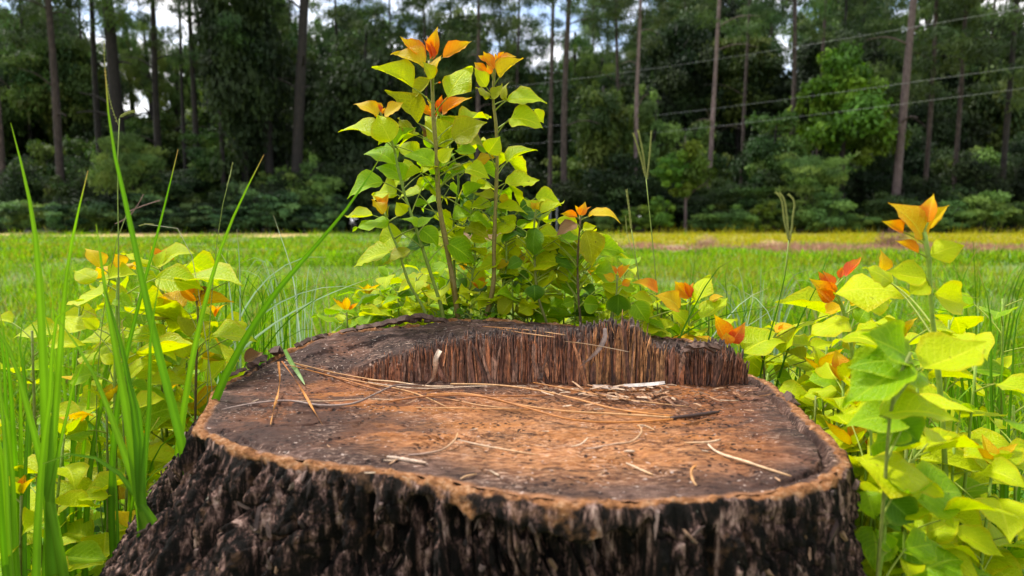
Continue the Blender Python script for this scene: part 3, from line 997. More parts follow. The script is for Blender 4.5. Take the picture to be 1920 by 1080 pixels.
for px, Y, h, rx, lab in ((300, 47, 15.5, 1.5, 'airy tree with thin foliage just inside the first sky gap'), (346, 49, 14, 1.6, 'airy tree with thin foliage across the second sky gap'), (268, 52, 17.5, 1.4, 'tall airy tree whose thin top breaks up the first sky gap'), (965, 50, 16, 1.7, 'airy tree with thin foliage behind the second tallest sprout'), (1075, 52, 17, 1.6, 'airy tree with thin foliage beside the straight brown pine')):
    broadleaf('airy_tree', px, Y, h, rx, 'feather', lab, None, n=2, bare=.5)

# power lines
for (a, b, lab) in (((1940, 122, 27), (880, 250, 44), 'upper thin power line sloping across the pale pine trunk'), ((1940, 163, 27), (880, 278, 44), 'lower thin power line sloping across the pale pine trunk'), ((1940, 12, 27), (880, 172, 44), 'faint topmost wire high among the pine crowns')):
    A_, B_ = at(*a), at(*b)
    mid = (A_ + B_) / 2 - np.array([0, 0, .25])
    V, F, T = tube(spline([A_, mid, B_], 14), 0.006, 5)
    me = mesh_np('power_line', V - A_, [F, T], None)
    m, nt, N, mix, ma, ramp, sstep, surf = nmat('wire_aluminium')
    surf(N('BsdfPrincipled', Base_Color=(.32, .34, .35, 1), Roughness=.5).outputs[0])
    me.materials.append(m)
    tag(link('power_line', me, None, A_), lab, 'power line', 'power lines')

# ------------------------------------------------------------------ the stump
stump = empty('tree_stump', (SC0[0], SC0[1], 0), 'old weathered tree stump with an orange brown cut face and torn splintered ledge', 'tree stump')


def build_cut_face():
    nt_, nr = 900, 190
    th = np.linspace(0, 2 * np.pi, nt_, endpoint=False)
    k = np.linspace(0, 1, nr) ** 0.8
    RO = r_out(th) - 0.003
    r = k[:, None] * RO[None, :]
    x = SC0[0] + r * np.cos(th)[None, :]
    y = SC0[1] + r * np.sin(th)[None, :]
    x, y, r = x.ravel(), y.ravel(), r.ravel()
    z = h_top(x, y)
    up = ss(0.004, 0.016, z) * (0.55 + 0.45 * ss(-.2, -.12, x))
    up = np.maximum(up, ss(-.16, -.24, x) * 0.75 * ss(.56, .60, y))
    rim = np.tile(RO, nr) - r
    P = np.stack([x, y, 0 * x], 1)
    z = z + 0.0035 * fbm(P * np.array([9, 16, 1]), 3, 41) + 0.0013 * fbm(P * np.array([40, 210, 1]), 4, 43) + 0.0011 * fbm(P * 170, 3, 44)
    pit = fbm(P * np.array([60, 90, 1]), 3, 45)
    z -= 0.002 * ss(0.32, 0.6, pit)
    # opening between wood and bark on the shaded side, and a crack or two
    th_t = np.arctan2(y - SC0[1], x - SC0[0])
    side = np.maximum(ss(-1.0, -.55, th_t) * (1 - ss(.25, .5, th_t)), 0.5 * ss(-2.9, -2.75, th_t) * (1 - ss(-2.5, -2.3, th_t)))
    nn = fbm(P * 45, 3, 46)
    z -= 0.006 * side * (1 - ss(0.0015, 0.004, np.abs(rim - 0.011 - 0.004 * nn)))
    for (x0, y0, x1, y1, wd) in ((-.235, .545, -.17, .548, .0012), (.12, .50, .19, .53, .001), (-.1, .46, .0, .455, .0009), (.06, .56, .16, .575, .0008), (.05, .42, .10, .39, .0009), (-.20, .48, -.12, .50, .001), (-.05, .59, .03, .585, .0008), (.15, .44, .20, .42, .001), (-.02, .40, .0, .375, .001)):
        t = np.clip((x - x0) / (x1 - x0), 0, 1)
        d = np.hypot(x - (x0 + t * (x1 - x0)), y - (y0 + t * (y1 - y0)) - .003 * vn(P * 60, 9))
        z -= 0.005 * (1 - ss(0, wd * 2, d))
    i = (np.arange(nr - 1)[:, None] * nt_)
    j = np.arange(nt_)[None, :]
    F = np.stack([i + j, i + (j + 1) % nt_, i + nt_ + (j + 1) % nt_, i + nt_ + j], -1).reshape(-1, 4)[:, ::-1]
    me = mesh_np('cut_face', np.stack([x - SC0[0], y - SC0[1], z + SH], 1), F[:, ::-1], M_CUT, True, None, None, {'rim': rim, 'upper': up})
    link('cut_face', me, stump)


def build_bark():
    th = np.concatenate([np.linspace(R(-205), R(25), 1300, endpoint=False), np.linspace(R(25), R(155), 240, endpoint=False)])
    n = len(th)
    ro = r_out(th)
    ro = (ro + np.roll(ro, 1) + np.roll(ro, -1)) / 3
    cx, cy = np.cos(th), np.sin(th)
    E = np.stack([cx * ro, cy * ro, 0 * th], 1)
    zr = h_top(SC0[0] + cx * (ro - .006), SC0[1] + cy * (ro - .006))
    zr = np.convolve(np.concatenate([zr[-4:], zr, zr[:4]]), np.ones(9) / 9, 'valid')
    nA = fbm(E * 35, 4, 51)
    nB = fbm(E * 90, 4, 52)
    tb = 0.0042 + 0.004 * nA + 0.002 * nB
    db = 0.004 + 0.008 * np.clip(nA + .15, 0, 1) + 0.004 * np.clip(nB, 0, 1)
    ang = np.degrees(th)
    ang = np.where(ang < -180, ang + 360, ang)
    shelf = ss(-104, -98, ang) * (1 - ss(-78, -70, ang)) * (.7 + .6 * nB)
    tb = tb + .003 * shelf
    db = db + .004 * shelf
    slope = np.interp(ang, [-180, -150, -120, -90, -45, 0, 30, 90, 150, 180], [.60, .62, .42, .26, .18, .14, .12, .15, .35, .60])
    rows = [(-.0105, -.006, 1.0), (-.0065, -.0012, 1.0), (-.0042, .0004, 1.0), (-.002, .0008, 1.0), (0, .0004, 1.0), (.0012, -.0006, .8), (.0022, -.002, .55)]
    V, rim = [], []
    for dr, dz, a in rows:
        q = 0.0042 * np.minimum(.15, nB + .25 * nA) + 0.0026 * fbm(np.stack([cx * (ro + dr), cy * (ro + dr), 0 * th], 1) * 140, 3, 53)
        r = ro + dr
        V.append(np.stack([cx * r, cy * r, SH + zr + dz + q], 1))
        rim.append(np.full(n, a))
    depth = np.concatenate([np.linspace(0, .13, 112), np.linspace(.13, 1, 34)[1:] * 1.0])
    dep = np.where(np.arange(len(depth)) < 112, depth, 0)
    for q, d in enumerate(depth):
        if q < 112:
            dd = np.full(n, d)
        else:
            f = (d - .13) / .87
            dd = .13 + f * (SH + zr - .13 + .01)
        z = SH + zr - db - dd
        P = np.stack([cx * ro, cy * ro, z], 1)
        wob = np.stack([vn(P * 14, 61), vn(P * 14, 62), 0 * th], 1) * 0.018
        Pw = P + wob
        big = 0.008 * fbm(Pw * np.array([20, 20, 3]), 3, 63)
        rg = np.abs(fbm(Pw * np.array([70, 70, 11]), 4, 64))
        ridge = -0.009 * (1 - ss(0.0, 0.10, rg))
        fur = -0.024 * (1 - ss(0.01, 0.24, np.abs(fbm(P * np.array([36, 36, 4.0]) + wob * 25, 3, 71))))
        pl = np.abs(fbm(Pw * np.array([130, 130, 70]), 3, 65))
        plate = -0.004 * (1 - ss(0.0, 0.09, pl))
        crust = 0.0042 * fbm(P * np.array([210, 210, 70]), 4, 66) + 0.0026 * np.abs(fbm(P * np.array([420, 420, 220]), 3, 67))
        on = ss(0.0, 0.010, dd)
        fl = slope * dd * (1 + 0.9 * dd) + 0.012 * ss(.05, .3, dd) * np.sin(th * 5 + 1)
        r = ro + tb * (0.75 + 0.25 * on) + fl + on * (big + ridge + plate + fur) + crust * (0.4 + .6 * on)
        V.append(np.stack([cx * r, cy * r, z + 0.0012 * fbm(P * 300, 2, 68)], 1))
        rim.append(np.clip(0.32 + .2 * shelf - dd / 0.006, 0, 1))
    m = len(V)
    V = np.vstack(V)
    i = (np.arange(m - 1)[:, None] * n)
    j = np.arange(n)[None, :]
    F = np.stack([i + j, i + n + j, i + n + (j + 1) % n, i + (j + 1) % n], -1).reshape(-1, 4)
    me = mesh_np('bark', V, F, M_BARK, True, None, None, {'rim': np.concatenate(rim)})
    link('bark', me, stump)
    # loose scales of crust standing proud of the bark
    G = V.reshape(m, n, 3)
    r = np.random.default_rng(91)
    done = 0
    while done < 290:
        j_, i_ = int(r.integers(9, 100)), int(r.integers(60, 1240))
        c = G[j_, i_]
        tz = G[j_ + 4, i_] - G[j_ - 1, i_]
        tx = G[j_, i_ + 4] - G[j_, i_ - 4]
        tz, tx = tz / np.linalg.norm(tz), tx / np.linalg.norm(tx)
        nn = np.cross(tz, tx)
        nn /= np.linalg.norm(nn)
        if nn @ np.array([cx[i_], cy[i_], 0]) < 0: nn = -nn
        if nn @ np.array([cx[i_], cy[i_], 0]) < .55: continue
        L_, W_ = r.uniform(.004, .012) * (1.9 if r.uniform() < .3 else 1), r.uniform(.0014, .0042)
        a_ = r.normal() * .45
        u_, w_ = tz * math.cos(a_) + tx * math.sin(a_), tx * math.cos(a_) - tz * math.sin(a_)
        k_ = np.arange(6) * 1.047 + r.uniform(-.3, .3, 6)
        q_ = r.uniform(.45, 1.25, 6)
        ring = c + nn * r.uniform(.0, .0016, 6)[:, None] + u_ * (np.cos(k_) * L_ * .5 * q_)[:, None] + w_ * (np.sin(k_) * W_ * .5 * q_)[:, None]
        top = ring * .75 + c * .25 + nn * r.uniform(.0012, .0032)
        Q_ = [(s, (s + 1) % 6, 6 + (s + 1) % 6, 6 + s) for s in range(6)]
        T_ = [(6, 6 + s, 7 + s) for s in range(1, 5)]
        cc = np.array([(.14, .088, .072), (.21, .14, .115), (.07, .042, .033), (.20, .115, .065), (.035, .022, .018), (.10, .062, .05)][int(r.integers(6))]) * r.uniform(.7, 1.2)
        link('bark_scale', mesh_np('bark_scale', np.vstack([ring, top]), [np.array(Q_), np.array(T_)], M_CHIP, False, np.tile(cc, (12, 1)) * r.uniform(.4, 1.4, (12, 1))), stump)
        done += 1


def fibre(x, y, z0, h, w, d, lean, twist, r):
    """one torn sliver of wood: five-sided prism running to a ragged point"""
    rowz = np.array([0, .3, .62, .86, 1.0])
    sc = np.array([1.0, 1.0, .9, r.uniform(.45, .9), r.uniform(.03, .35)])
    a = np.array([0.2, 1.4, 2.7, 4.0, 5.3]) + r.uniform(-.25, .25, 5) + twist
    V = []
    wob = r.normal(size=(5, 2)) * w * 0.10
    for k in range(5):
        V.append(np.stack([x + np.cos(a) * w * .5 * sc[k] + wob[k, 0] + lean * h * rowz[k], y + np.sin(a) * d * .5 * sc[k] + wob[k, 1], np.full(5, z0 + h * rowz[k]) + (r.uniform(-.06, .06, 5) * h if k == 4 else 0)], 1))
    V = np.vstack(V)
    Q = [(k * 5 + s, k * 5 + (s + 1) % 5, (k + 1) * 5 + (s + 1) % 5, (k + 1) * 5 + s) for k in range(4) for s in range(5)]
    T = [(20, 21, 22), (20, 22, 23), (20, 23, 24)]
    return V, np.array(Q), np.array(T)


def build_torn_ledge():
    r = np.random.default_rng(77)
    off = np.array([SC0[0], SC0[1], -SH])
    pal = np.array([1.06, .9, .82]) * np.array([[.22, .10, .052], [.28, .12, .055], [.16, .08, .052], [.33, .165, .08], [.11, .06, .042], [.24, .15, .105]])
    warm = np.array([[.42, .19, .07], [.50, .25, .10], [.33, .15, .06]])

    def colr(x):
        if .075 < x < .155 and r.uniform() < .62: return warm[r.integers(3)] * r.uniform(.7, 1.15)
        if x > .165: return pal[r.choice([2, 4, 0, 1])] * r.uniform(.7, 1.35)
        return pal[r.integers(6)] * r.uniform(.7, 1.5)
    mb = MB()
    for k in range(1500):
        x = r.uniform(-.158, .236)
        hw = float(np.interp(x, WX, WH))
        if hw < .003: continue
        w = r.uniform(.0008, .0024)
        frac = r.uniform(.45, 1.02) if r.uniform() < .6 else r.uniform(.1, .6)
        V, Q, T = fibre(x, y_step(x) + r.uniform(-.0045, .003), -.002, hw * frac + .002, w, r.uniform(.001, .0025), r.normal() * .03, 0, r)
        mb.add(V - off, Q, T, colr(x))
    for k in range(420):                       # hair-thin slivers standing above the broken edge
        x = r.uniform(-.14, .233)
        hw = float(np.interp(x, WX, WH))
        if hw < .008: continue
        V, Q, T = fibre(x, y_step(x) + r.uniform(-.005, .006), hw * .4, hw * .6 + r.uniform(-.004, .0065), r.uniform(.0006, .0016), r.uniform(.0006, .0014), r.normal() * .12, 0, r)
        mb.add(V - off, Q, T, colr(x) * r.uniform(.8, 1.5))
    o = link('torn_fibre', mb.mesh('torn_fibre', M_FIB, smooth=False), stump)
    o['kind'] = 'stuff'
    spots = [(x, None) for x in np.sort(r.uniform(-.15, .234, 285))] + [(.100, 1.12), (.1075, 1.28), (.1175, 1.22), (.121, 1.05), (.113, 1.1), (.094, 1.15), (.083, 1.1), (.04, 1.12), (-.03, 1.1)]
    spots += [(x, r.uniform(1.0, 1.22)) for x in r.uniform(-.13, .23, 12)]
    for x, f in spots:
        hw = float(np.interp(x, WX, WH))
        if hw < .006: continue
        w = r.choice([.0014, .0022, .0032, .0055]) * r.uniform(.8, 1.25)
        q1 = np.array([[x * 95, 0.5, 0.5]])
        blk = float(vn(q1, 3)[0]) * .17 + float(vn(q1 * 3.1, 4)[0]) * .10
        frac = f or (.93 if x < .08 else 1) * ((r.uniform(.86, 1.06) if r.uniform() < .55 else r.uniform(.3, .9)) + blk)
        V, Q, T = fibre(x, y_step(x) - .003 + .0035 * float(vn(q1 * .8, 6)[0]) + r.uniform(-.003, .002), -.002, hw * frac + .002, w, r.uniform(.0018, .0045), r.normal() * (.05 if r.uniform() < .8 else .2) + (.16 if x > .195 else 0), r.uniform(-.3, .3), r)
        me = mesh_np('splinter', V - off, [Q, T], M_FIB, False, np.tile(colr(x) * (1 + 1.8 * blk), (len(V), 1)) * r.uniform(.7, 1.25, (len(V), 1)))
        link('splinter', me, stump)
    # end grain stubs on the ledge top behind the torn edge
    mb = MB()
    for k in range(420):
        x = r.uniform(-.1, .232)
        hw = float(np.interp(x, WX, WH))
        if hw < .01: continue
        y = y_step(x) + r.uniform(.0, .03) * (1 if x < .09 else .9)
        V, Q, T = fibre(x, y, hw - .008, .008 + r.uniform(.0, .006) * (1 if x < .07 else 1.5), r.uniform(.002, .006), r.uniform(.002, .005), r.normal() * .1, 0, r)
        mb.add(V - off, Q, T, np.array([.10, .065, .05]) * r.uniform(.4, 1.6))
    o = link('broken_fibre', mb.mesh('broken_fibre', M_FIB, smooth=False), stump)
    o['kind'] = 'stuff'


build_cut_face()
build_bark()
build_torn_ledge()


def flake(name, pts, w, label, group=None, c=(.08, .045, .03), thick=.002):
    """a curled chip of bark or wood lying along a curve"""
    P = spline(pts, 7)
    if name == 'bark_flake': P = P + rng.normal(size=(7, 3)) * w * np.array([.05, .08, .10])
    T, A, B = frames(P)
    up = np.array([0, 0, 1.0])
    S = np.cross(T, up)
    S /= np.linalg.norm(S, axis=1)[:, None] + 1e-9
    N_ = np.cross(S, T)
    k = np.array([.55, .85, 1, .95, 1, .8, .4])[:, None] * w * .5
    j = rng.normal(size=(7, 1)) * w * (.22 if name == 'bark_flake' else .08)
    V = np.vstack([P - S * (k + j) + N_ * thick * .3, P + N_ * thick, P + S * (k - j) + N_ * thick * .2, P - N_ * thick * .3])
    Q = []
    for i in range(6):
        for a, b in ((0, 1), (1, 2), (2, 3), (3, 0)):
            Q.append((a * 7 + i, b * 7 + i, b * 7 + i + 1, a * 7 + i + 1))
    Q += [(0, 7, 14, 21), (6, 27, 20, 13)]
    o0 = P.mean(0)
    me = mesh_np(name, V - o0, np.array(Q), M_CHIP, False, np.tile(np.array(c), (28, 1)) * rng.uniform(.75, 1.25, (28, 1)))
    return tag(link(name, me, None, o0), label, {'bark_flake': 'bark flake', 'wood_sliver': 'wood sliver', 'wood_chip': 'wood chip'}[name], group)


def onz(L, lift=0.002):
    """pixel path laid on the stump's top; entries (px, py) or (px, py, extra height)"""
    out = []
    for q in L:
        z = q[2] if len(q) > 2 else 0.0
        out.append(at_z(q[0], q[1], SH + z + lift))
    return out


def strand(name, P, rad, c0, c1, label, cat, group=None, flat=1.0):
    P = spline(P, 22)
    T, A, B = frames(P)
    n = len(P)
    f = np.linspace(0, 1, n)
    rr = rad * (1 - 0.55 * np.abs(2 * f - 1) ** 3) * rng.uniform(.85, 1.15, n)
    V, F, T3 = tube(P, rr, 5)
    c = np.repeat(np.array(c0)[None] * (1 - f[:, None]) + np.array(c1)[None] * f[:, None], 5, axis=0) * rng.uniform(.85, 1.15, (n * 5, 1))
    c = np.vstack([c, c[:1], c[-1:]])
    o0 = P.mean(0)
    me = mesh_np(name, V - o0, [F, T3], M_DRY, True, c)
    return tag(link(name, me, None, o0), label, cat, group)


ORN, BRN, TAN, PAL, GRY, DRK = (.44, .17, .035), (.30, .11, .03), (.50, .29, .13), (.62, .46, .31), (.30, .21, .17), (.05, .025, .018)
# the three-needle bundle with its dark sheath lying across the face
nb = empty('pine_needle_bundle', at_z(1345, 774, SH), 'long orange pine needles joined in a dark sheath lying across the face', 'pine needles')
b0 = np.array(nb.location)
for path, c0, c1 in (([(1262, 786, .004), (1170, 792, .002), (1080, 788, .003), (985, 764, .005), (900, 743, .006), (800, 743, .004), (728, 753, 0)], ORN, BRN),
                     ([(1262, 783, .004), (1150, 776, .003), (1050, 770, .003), (960, 757, .004), (870, 738, .004), (800, 740, .002)], TAN, ORN),
                     ([(1262, 780, .005), (1160, 768, .004), (1080, 748, .004), (1010, 732, .003), (930, 722, .002), (845, 720, 0)], ORN, TAN)):
    P = spline(onz(path, .0016), 30)
    V, F, T3 = tube(P, .00085, 5)
    c = np.repeat(np.linspace(0, 1, 30)[:, None] * np.array(c1) + (1 - np.linspace(0, 1, 30)[:, None]) * np.array(c0), 5, axis=0)
    link('needle', mesh_np('needle', V - b0, [F, T3], M_DRY, True, np.vstack([c, c[:2]])), nb)
P = spline(onz([(1258, 784, .004), (1300, 779, .003), (1348, 772, .002)], .0018), 10)
V, F, T3 = tube(P, [.0013, .0015, .0016, .0017, .0017, .0018, .0018, .0018, .0016, .0010], 6)
link('sheath', mesh_np('sheath', V - b0, [F, T3], M_DRY, True, np.tile(np.array(DRK), (len(V), 1))), nb)

NB = 'dry pine needles lying on the cut face'
for path, rad, c0, c1, lab in (
        ([(534, 674, .018), (600, 698, .006), (690, 718), (770, 735), (836, 762)], .0007, ORN, TAN, 'orange needle running from the notch to below the ledge'),
        ([(536, 676, .018), (610, 695, .008), (700, 712, .002), (790, 722)], .0007, TAN, ORN, 'pale orange needle hugging the foot of the torn ledge'),
        ([(540, 684, .016), (620, 705, .004), (700, 728), (742, 738), (772, 741)], .0007, ORN, BRN, 'short orange needle crossing under the grey twig'),
        ([(690, 712, .003), (740, 716, .003), (800, 724), (850, 724)], .0009, TAN, PAL, 'straw coloured sliver needle along the ledge foot'),
        ([(690, 716, .002), (780, 728), (900, 724), (1010, 724)], .0005, PAL, PAL, 'thin pale needle stretched along the ledge foot'),
        ([(1000, 717, .004), (1090, 734, .002), (1180, 750), (1290, 762)], .0007, ORN, TAN, 'orange needle slanting away from the ledge foot'),
        ([(795, 742, .003), (850, 750), (900, 760), (960, 766)], .0007, BRN, TAN, 'brown needle under the big needle bundle'),
        ([(780, 764, .001), (900, 766), (1000, 768), (1060, 768)], .0006, TAN, ORN, 'straight tan needle parallel to the bundle'),
        ([(905, 742, .006), (1000, 742, .004), (1060, 738, .002)], .0007, BRN, BRN, 'brown needle tucked behind the big needle bundle'),
        ([(520, 750), (600, 752), (700, 748), (760, 752)], .0004, TAN, PAL, 'hair-thin pale needle near the grey twig'),
        ([(1060, 640, .048), (1100, 645, .042), (1180, 660, .03)], .0004, TAN, PAL, 'hair-thin needle caught on the torn ledge'),
        ([(930, 615, .046), (985, 625, .046), (1040, 632, .047)], .0006, BRN, TAN, 'brown needle lying on top of the torn ledge'),
        ([(905, 612, .046), (980, 618, .046), (1060, 628, .047)], .0006, ORN, TAN, 'orange needle on the ledge top behind the brown one')):
    strand('pine_needle', onz(path), rad, c0, c1, lab, 'pine needle', NB)
strand('dry_twig', onz([(415, 768), (470, 757, .002), (540, 751, .002), (600, 760), (660, 757, .001), (705, 738, .003), (745, 722, .004), (792, 722, .003)], .0018), .0010, GRY, (.2, .14, .11), 'thin grey twig wriggling from the corner to the ledge foot', 'twig')
strand('dry_straw', onz([(858, 812, .006), (852, 826, .004), (835, 840, .001), (800, 850), (765, 853)], .0014), .0008, TAN, GRY, 'hooked tan stem lying near the front edge', 'dry straw')
strand('dry_straw', onz([(858, 824, .003), (900, 834, .002), (960, 845, .001), (1010, 853)], .0014), .0006, PAL, TAN, 'straight straw stem beside the hooked tan stem', 'dry straw')
strand('dry_straw', onz([(1197, 797, .005), (1202, 812, .004), (1188, 826, .001), (1150, 833), (1092, 842), (1060, 840)], .0014), .0008, TAN, GRY, 'long curled tan stem shaped like a hook mid face', 'dry straw')
strand('dry_straw', onz([(1325, 830, .003), (1338, 843, .001), (1400, 866), (1484, 893)], .0014), .0010, PAL, TAN, 'stout pale stem with a forked head pointing to the rim', 'dry straw')
strand('dry_straw', onz([(1284, 830, .001), (1325, 829, .004), (1350, 824, .002)], .0012), .0008, TAN, PAL, 'short pale stem at the head of the stout stem', 'dry straw')
strand('dry_straw', onz([(1306, 872, .006), (1296, 884, .004), (1298, 897, .001), (1306, 910)], .0012), .0009, ORN, TAN, 'little orange crescent stem near the front rim', 'dry straw')
strand('dry_straw', onz([(1174, 868, .002), (1200, 880), (1224, 890)], .0012), .0009, PAL, TAN, 'short pale straw below the curled tan stem', 'dry straw')
strand('dry_straw', onz([(1072, 837, .005), (1090, 832, .004), (1103, 820, .006)], .0010), .0006, PAL, PAL, 'tiny upturned straw above the curled stem end', 'dry straw')
strand('dry_straw', onz([(1195, 798, .004), (1210, 799, .002), (1228, 807)], .001), .0009, PAL, TAN, 'stubby straw piece at the hook of the curled stem', 'dry straw')
strand('dry_straw', onz([(725, 856, .002), (760, 862), (800, 868, .001)], .0014), .0015, (.48, .36, .27), (.40, .27, .18), 'broad pale splinter stem on the front rim', 'dry straw')
strand('dry_straw', onz([(1170, 846, .001), (1190, 846)], .001), .0010, PAL, PAL, 'tiny white straw dash in the middle of the face', 'dry straw')
strand('dry_straw', [at_z(893, 889, SH + .002), at_z(862, 900, SH), at_z(850, 920, SH - .006), at_z(838, 948, SH - .02), at_z(806, 976, SH - .03)], .0008, TAN, GRY, 'brown stem draped over the front rim down the bark', 'dry straw')


def ribbon(P, w, c, name, mat, twist=(0, 0), fold=.25, n=18, taper=2.0, basew=.7, face=True):
    P = spline(P, n)
    T, A, B = frames(P)
    f = np.linspace(0, 1, n)
    view = CAM[None] - P
    view /= np.linalg.norm(view, axis=1)[:, None]
    S = np.cross(T, view)
    S /= np.linalg.norm(S, axis=1)[:, None] + 1e-9
    N_ = np.cross(S, T)
    a = np.radians(twist[0] + (twist[1] - twist[0]) * f)[:, None]
    S2 = S * np.cos(a) + N_ * np.sin(a)
    N2 = np.cross(S2, T)
    ww = (w * .5 * np.minimum(1, basew + (1 - basew) * f / .25) * (1 - f ** taper) + .0002)[:, None]
    cols_ = [(-1, fold, .80), (-.5, fold * .35, 1.10), (0, 0, 1.30), (.5, fold * .35, .95), (1, fold, 1.05)]
    V = np.vstack([P + S2 * ww * a_ + N2 * ww * b_ for a_, b_, _ in cols_])
    Q = [(a_ * n + i, (a_ + 1) * n + i, (a_ + 1) * n + i + 1, a_ * n + i + 1) for a_ in range(4) for i in range(n - 1)]
    c = np.asarray(c, float)
    C1 = np.tile(c, (n, 1)) if c.ndim == 1 else c[0] * (1 - f[:, None]) + c[1] * f[:, None]
    C1 = C1 * rng.uniform(.82, 1.18, (n, 1))
    if mat is None:
        dry = ss(.965, 1.0, f + rng.uniform(-.03, .02))[:, None]
        C1 = C1 * (1 - dry) + np.array([.36, .22, .08]) * dry
    C = np.vstack([C1 * k_ for _, _, k_ in cols_])
    return V, np.array(Q), C


def ribbon_obj(name, P, w, c, label=None, cat=None, group=None, parent=None, mat=None, **k):
    V, Q, C = ribbon(P, w, c, name, mat, **k)
    if parent is not None:
        o0 = np.array(parent.location)
    else:
        o0 = np.asarray(P[0], float)
    me = mesh_np(name, V - o0, Q, mat or M_GRASS, True, C)
    return tag(link(name, me, parent, None if parent is not None else o0), label, cat, group, 'thing' if parent is None else None)


ribbon_obj('dry_ribbon', onz([(522, 678, .021), (524, 705, .010), (521, 735, .003), (514, 765, .002), (507, 796)], .003), .0019, [(.36, .14, .03), (.50, .23, .06)], 'twisted orange dry blade hanging straight from the notch', 'dry blade', mat=M_DRY, twist=(0, 330), taper=6, basew=1)
ribbon_obj('dry_ribbon', onz([(528, 677, .021), (548, 705, .010), (570, 738, .003), (588, 768, .002), (605, 797)], .003), .0019, [(.34, .12, .03), (.50, .21, .05)], 'twisted orange dry blade slanting away from the notch', 'dry blade', mat=M_DRY, twist=(40, 300), taper=6, basew=1)
ribbon_obj('long_grass', onz([(534, 655, .028), (544, 676, .018), (558, 698, .008), (572, 722)], .003), .0040, [(.18, .34, .06), (.30, .42, .20)], 'short fresh green blade poking over the stump notch', 'grass blade', taper=3)
ribbon_obj('wood_peel', onz([(825, 657, .036), (817, 672, .030), (816, 690, .02), (808, 712, .006), (790, 726, .002)], .004), .0042, [(.60, .45, .33), (.34, .22, .16)], 'pale peeled strip hanging down the torn ledge', 'wood strip', mat=M_CHIP, twist=(0, 60), taper=3, basew=1)
ribbon_obj('wood_peel', [at(1134, 615, .612), at(1134, 632, .610), at(1122, 655, .607), at(1105, 672, .606), at(1086, 688, .606)], .0046, [(.32, .24, .21), (.22, .15, .12)], 'grey peeled strip leaning on the ledge near its peak', 'wood strip', mat=M_CHIP, twist=(0, 50), taper=3, basew=.6)
flake('wood_chip', onz([(1168, 726, .001), (1205, 724, .002), (1246, 720, .003)]), .006, 'large white wood chip at the foot of the torn ledge', c=(.50, .43, .38), thick=.003)
flake('wood_chip', onz([(1112, 727), (1135, 728, .001), (1160, 731)]), .005, 'smaller off-white chip next to the large white one', c=(.40, .29, .22), thick=.003)
SL = 'pale wood slivers below the torn ledge'
for k in range(120):
    px, py = rnd.gauss(1200, 130), 722 + abs(rnd.gauss(0, 20))
    if not (960 < px < 1440) or py > 780: continue
    l, a = rnd.uniform(8, 34), rnd.gauss(0.12, .35)
    if rnd.random() < .2: a = rnd.uniform(-1.4, 1.4)
    dx, dy = math.cos(a) * l / 2, math.sin(a) * l * .35
    lift = rnd.choice([0, 0, 0, .004, .008])
    flake('wood_sliver', onz([(px - dx, py - dy), (px, py - rnd.uniform(-1, 2), .001 + lift * .5), (px + dx, py + dy, lift)]), rnd.uniform(.0011, .0032), 'dry wood sliver scattered below the torn ledge', SL,
          c=rnd.choice([(.34, .20, .11), (.27, .13, .06), (.42, .29, .19), (.18, .09, .05), (.11, .055, .03)]), thick=.0009)
for k in range(46):
    px, py = rnd.uniform(470, 1480), rnd.uniform(745, 900)
    if py > 740 + (px - 400) * .35 + 60 and px < 700: continue
    l, a = rnd.uniform(6, 26), rnd.gauss(0.1, .4)
    dx, dy = math.cos(a) * l / 2, math.sin(a) * l * .4
    flake('wood_sliver', onz([(px - dx, py - dy), (px, py), (px + dx, py + dy, rnd.choice([0, .002]))], .0012), rnd.uniform(.0008, .0018), 'tiny wood crumb sliver strewn over the cut face', 'wood crumbs on the cut face',
          c=rnd.choice([(.38, .22, .12), (.46, .33, .22), (.24, .12, .07)]), thick=.0007)
for pts, w, th_, lab in (([(668, 619, .043), (690, 613, .046), (712, 611, .046)], .010, .004, 'dark bark crumb on the back rim, furthest from the tall stems'), ([(705, 612, .046), (728, 608, .048), (752, 605, .049)], .009, .005, 'dark bark piece in the middle of the back rim pile'), ([(748, 606, .049), (772, 602, .052), (790, 602, .051)], .012, .006, 'chunky dark bark piece at the high end of the back rim'), ([(772, 600, .054), (796, 597, .054), (812, 601, .052)], .008, .005, 'small dark bark block stacked on the chunky piece'), ([(795, 605, .050), (815, 602, .051), (838, 603, .05)], .007, .004, 'thin dark bark piece reaching the tall stems'), ([(640, 624, .040), (658, 621, .042), (672, 618, .043)], .007, .003, 'thin brown bark bit low on the back rim'),
                    ([(1286, 660, .031), (1310, 652, .036), (1342, 660, .033)], .014, .005, 'curled dark bark knot on the low end of the ledge'), ([(1300, 654, .035), (1325, 650, .038), (1352, 657, .035)], .008, .004, 'small dark flake on top of the bark knot'),
                    ([(512, 668, .017), (522, 661, .021), (531, 656, .024)], .011, .007, 'rough bark knob at the notch in the rim'), ([(555, 652, .028), (568, 645, .031), (582, 640, .033)], .007, .004, 'brown bark bit just past the notch'), ([(586, 638, .034), (600, 634, .036), (615, 630, .037)], .008, .004, 'brown bark bit between the notch and the back rim pile'),
                    ([(430, 706, .009), (444, 700, .011), (460, 692, .013)], .007, .003, 'brown bark bit at the low corner of the rim'), ([(466, 690, .013), (482, 681, .016), (500, 673, .018)], .009, .005, 'brown bark bit leading up to the notch knob'), ([(1474, 738, .002), (1484, 750, 0), (1490, 766, -.004)], .009, .005, 'upright dark bark chip at the corner of the rim')):
    flake('bark_flake', onz(pts, .001), w, lab, c=(.085, .048, .033), thick=th_)


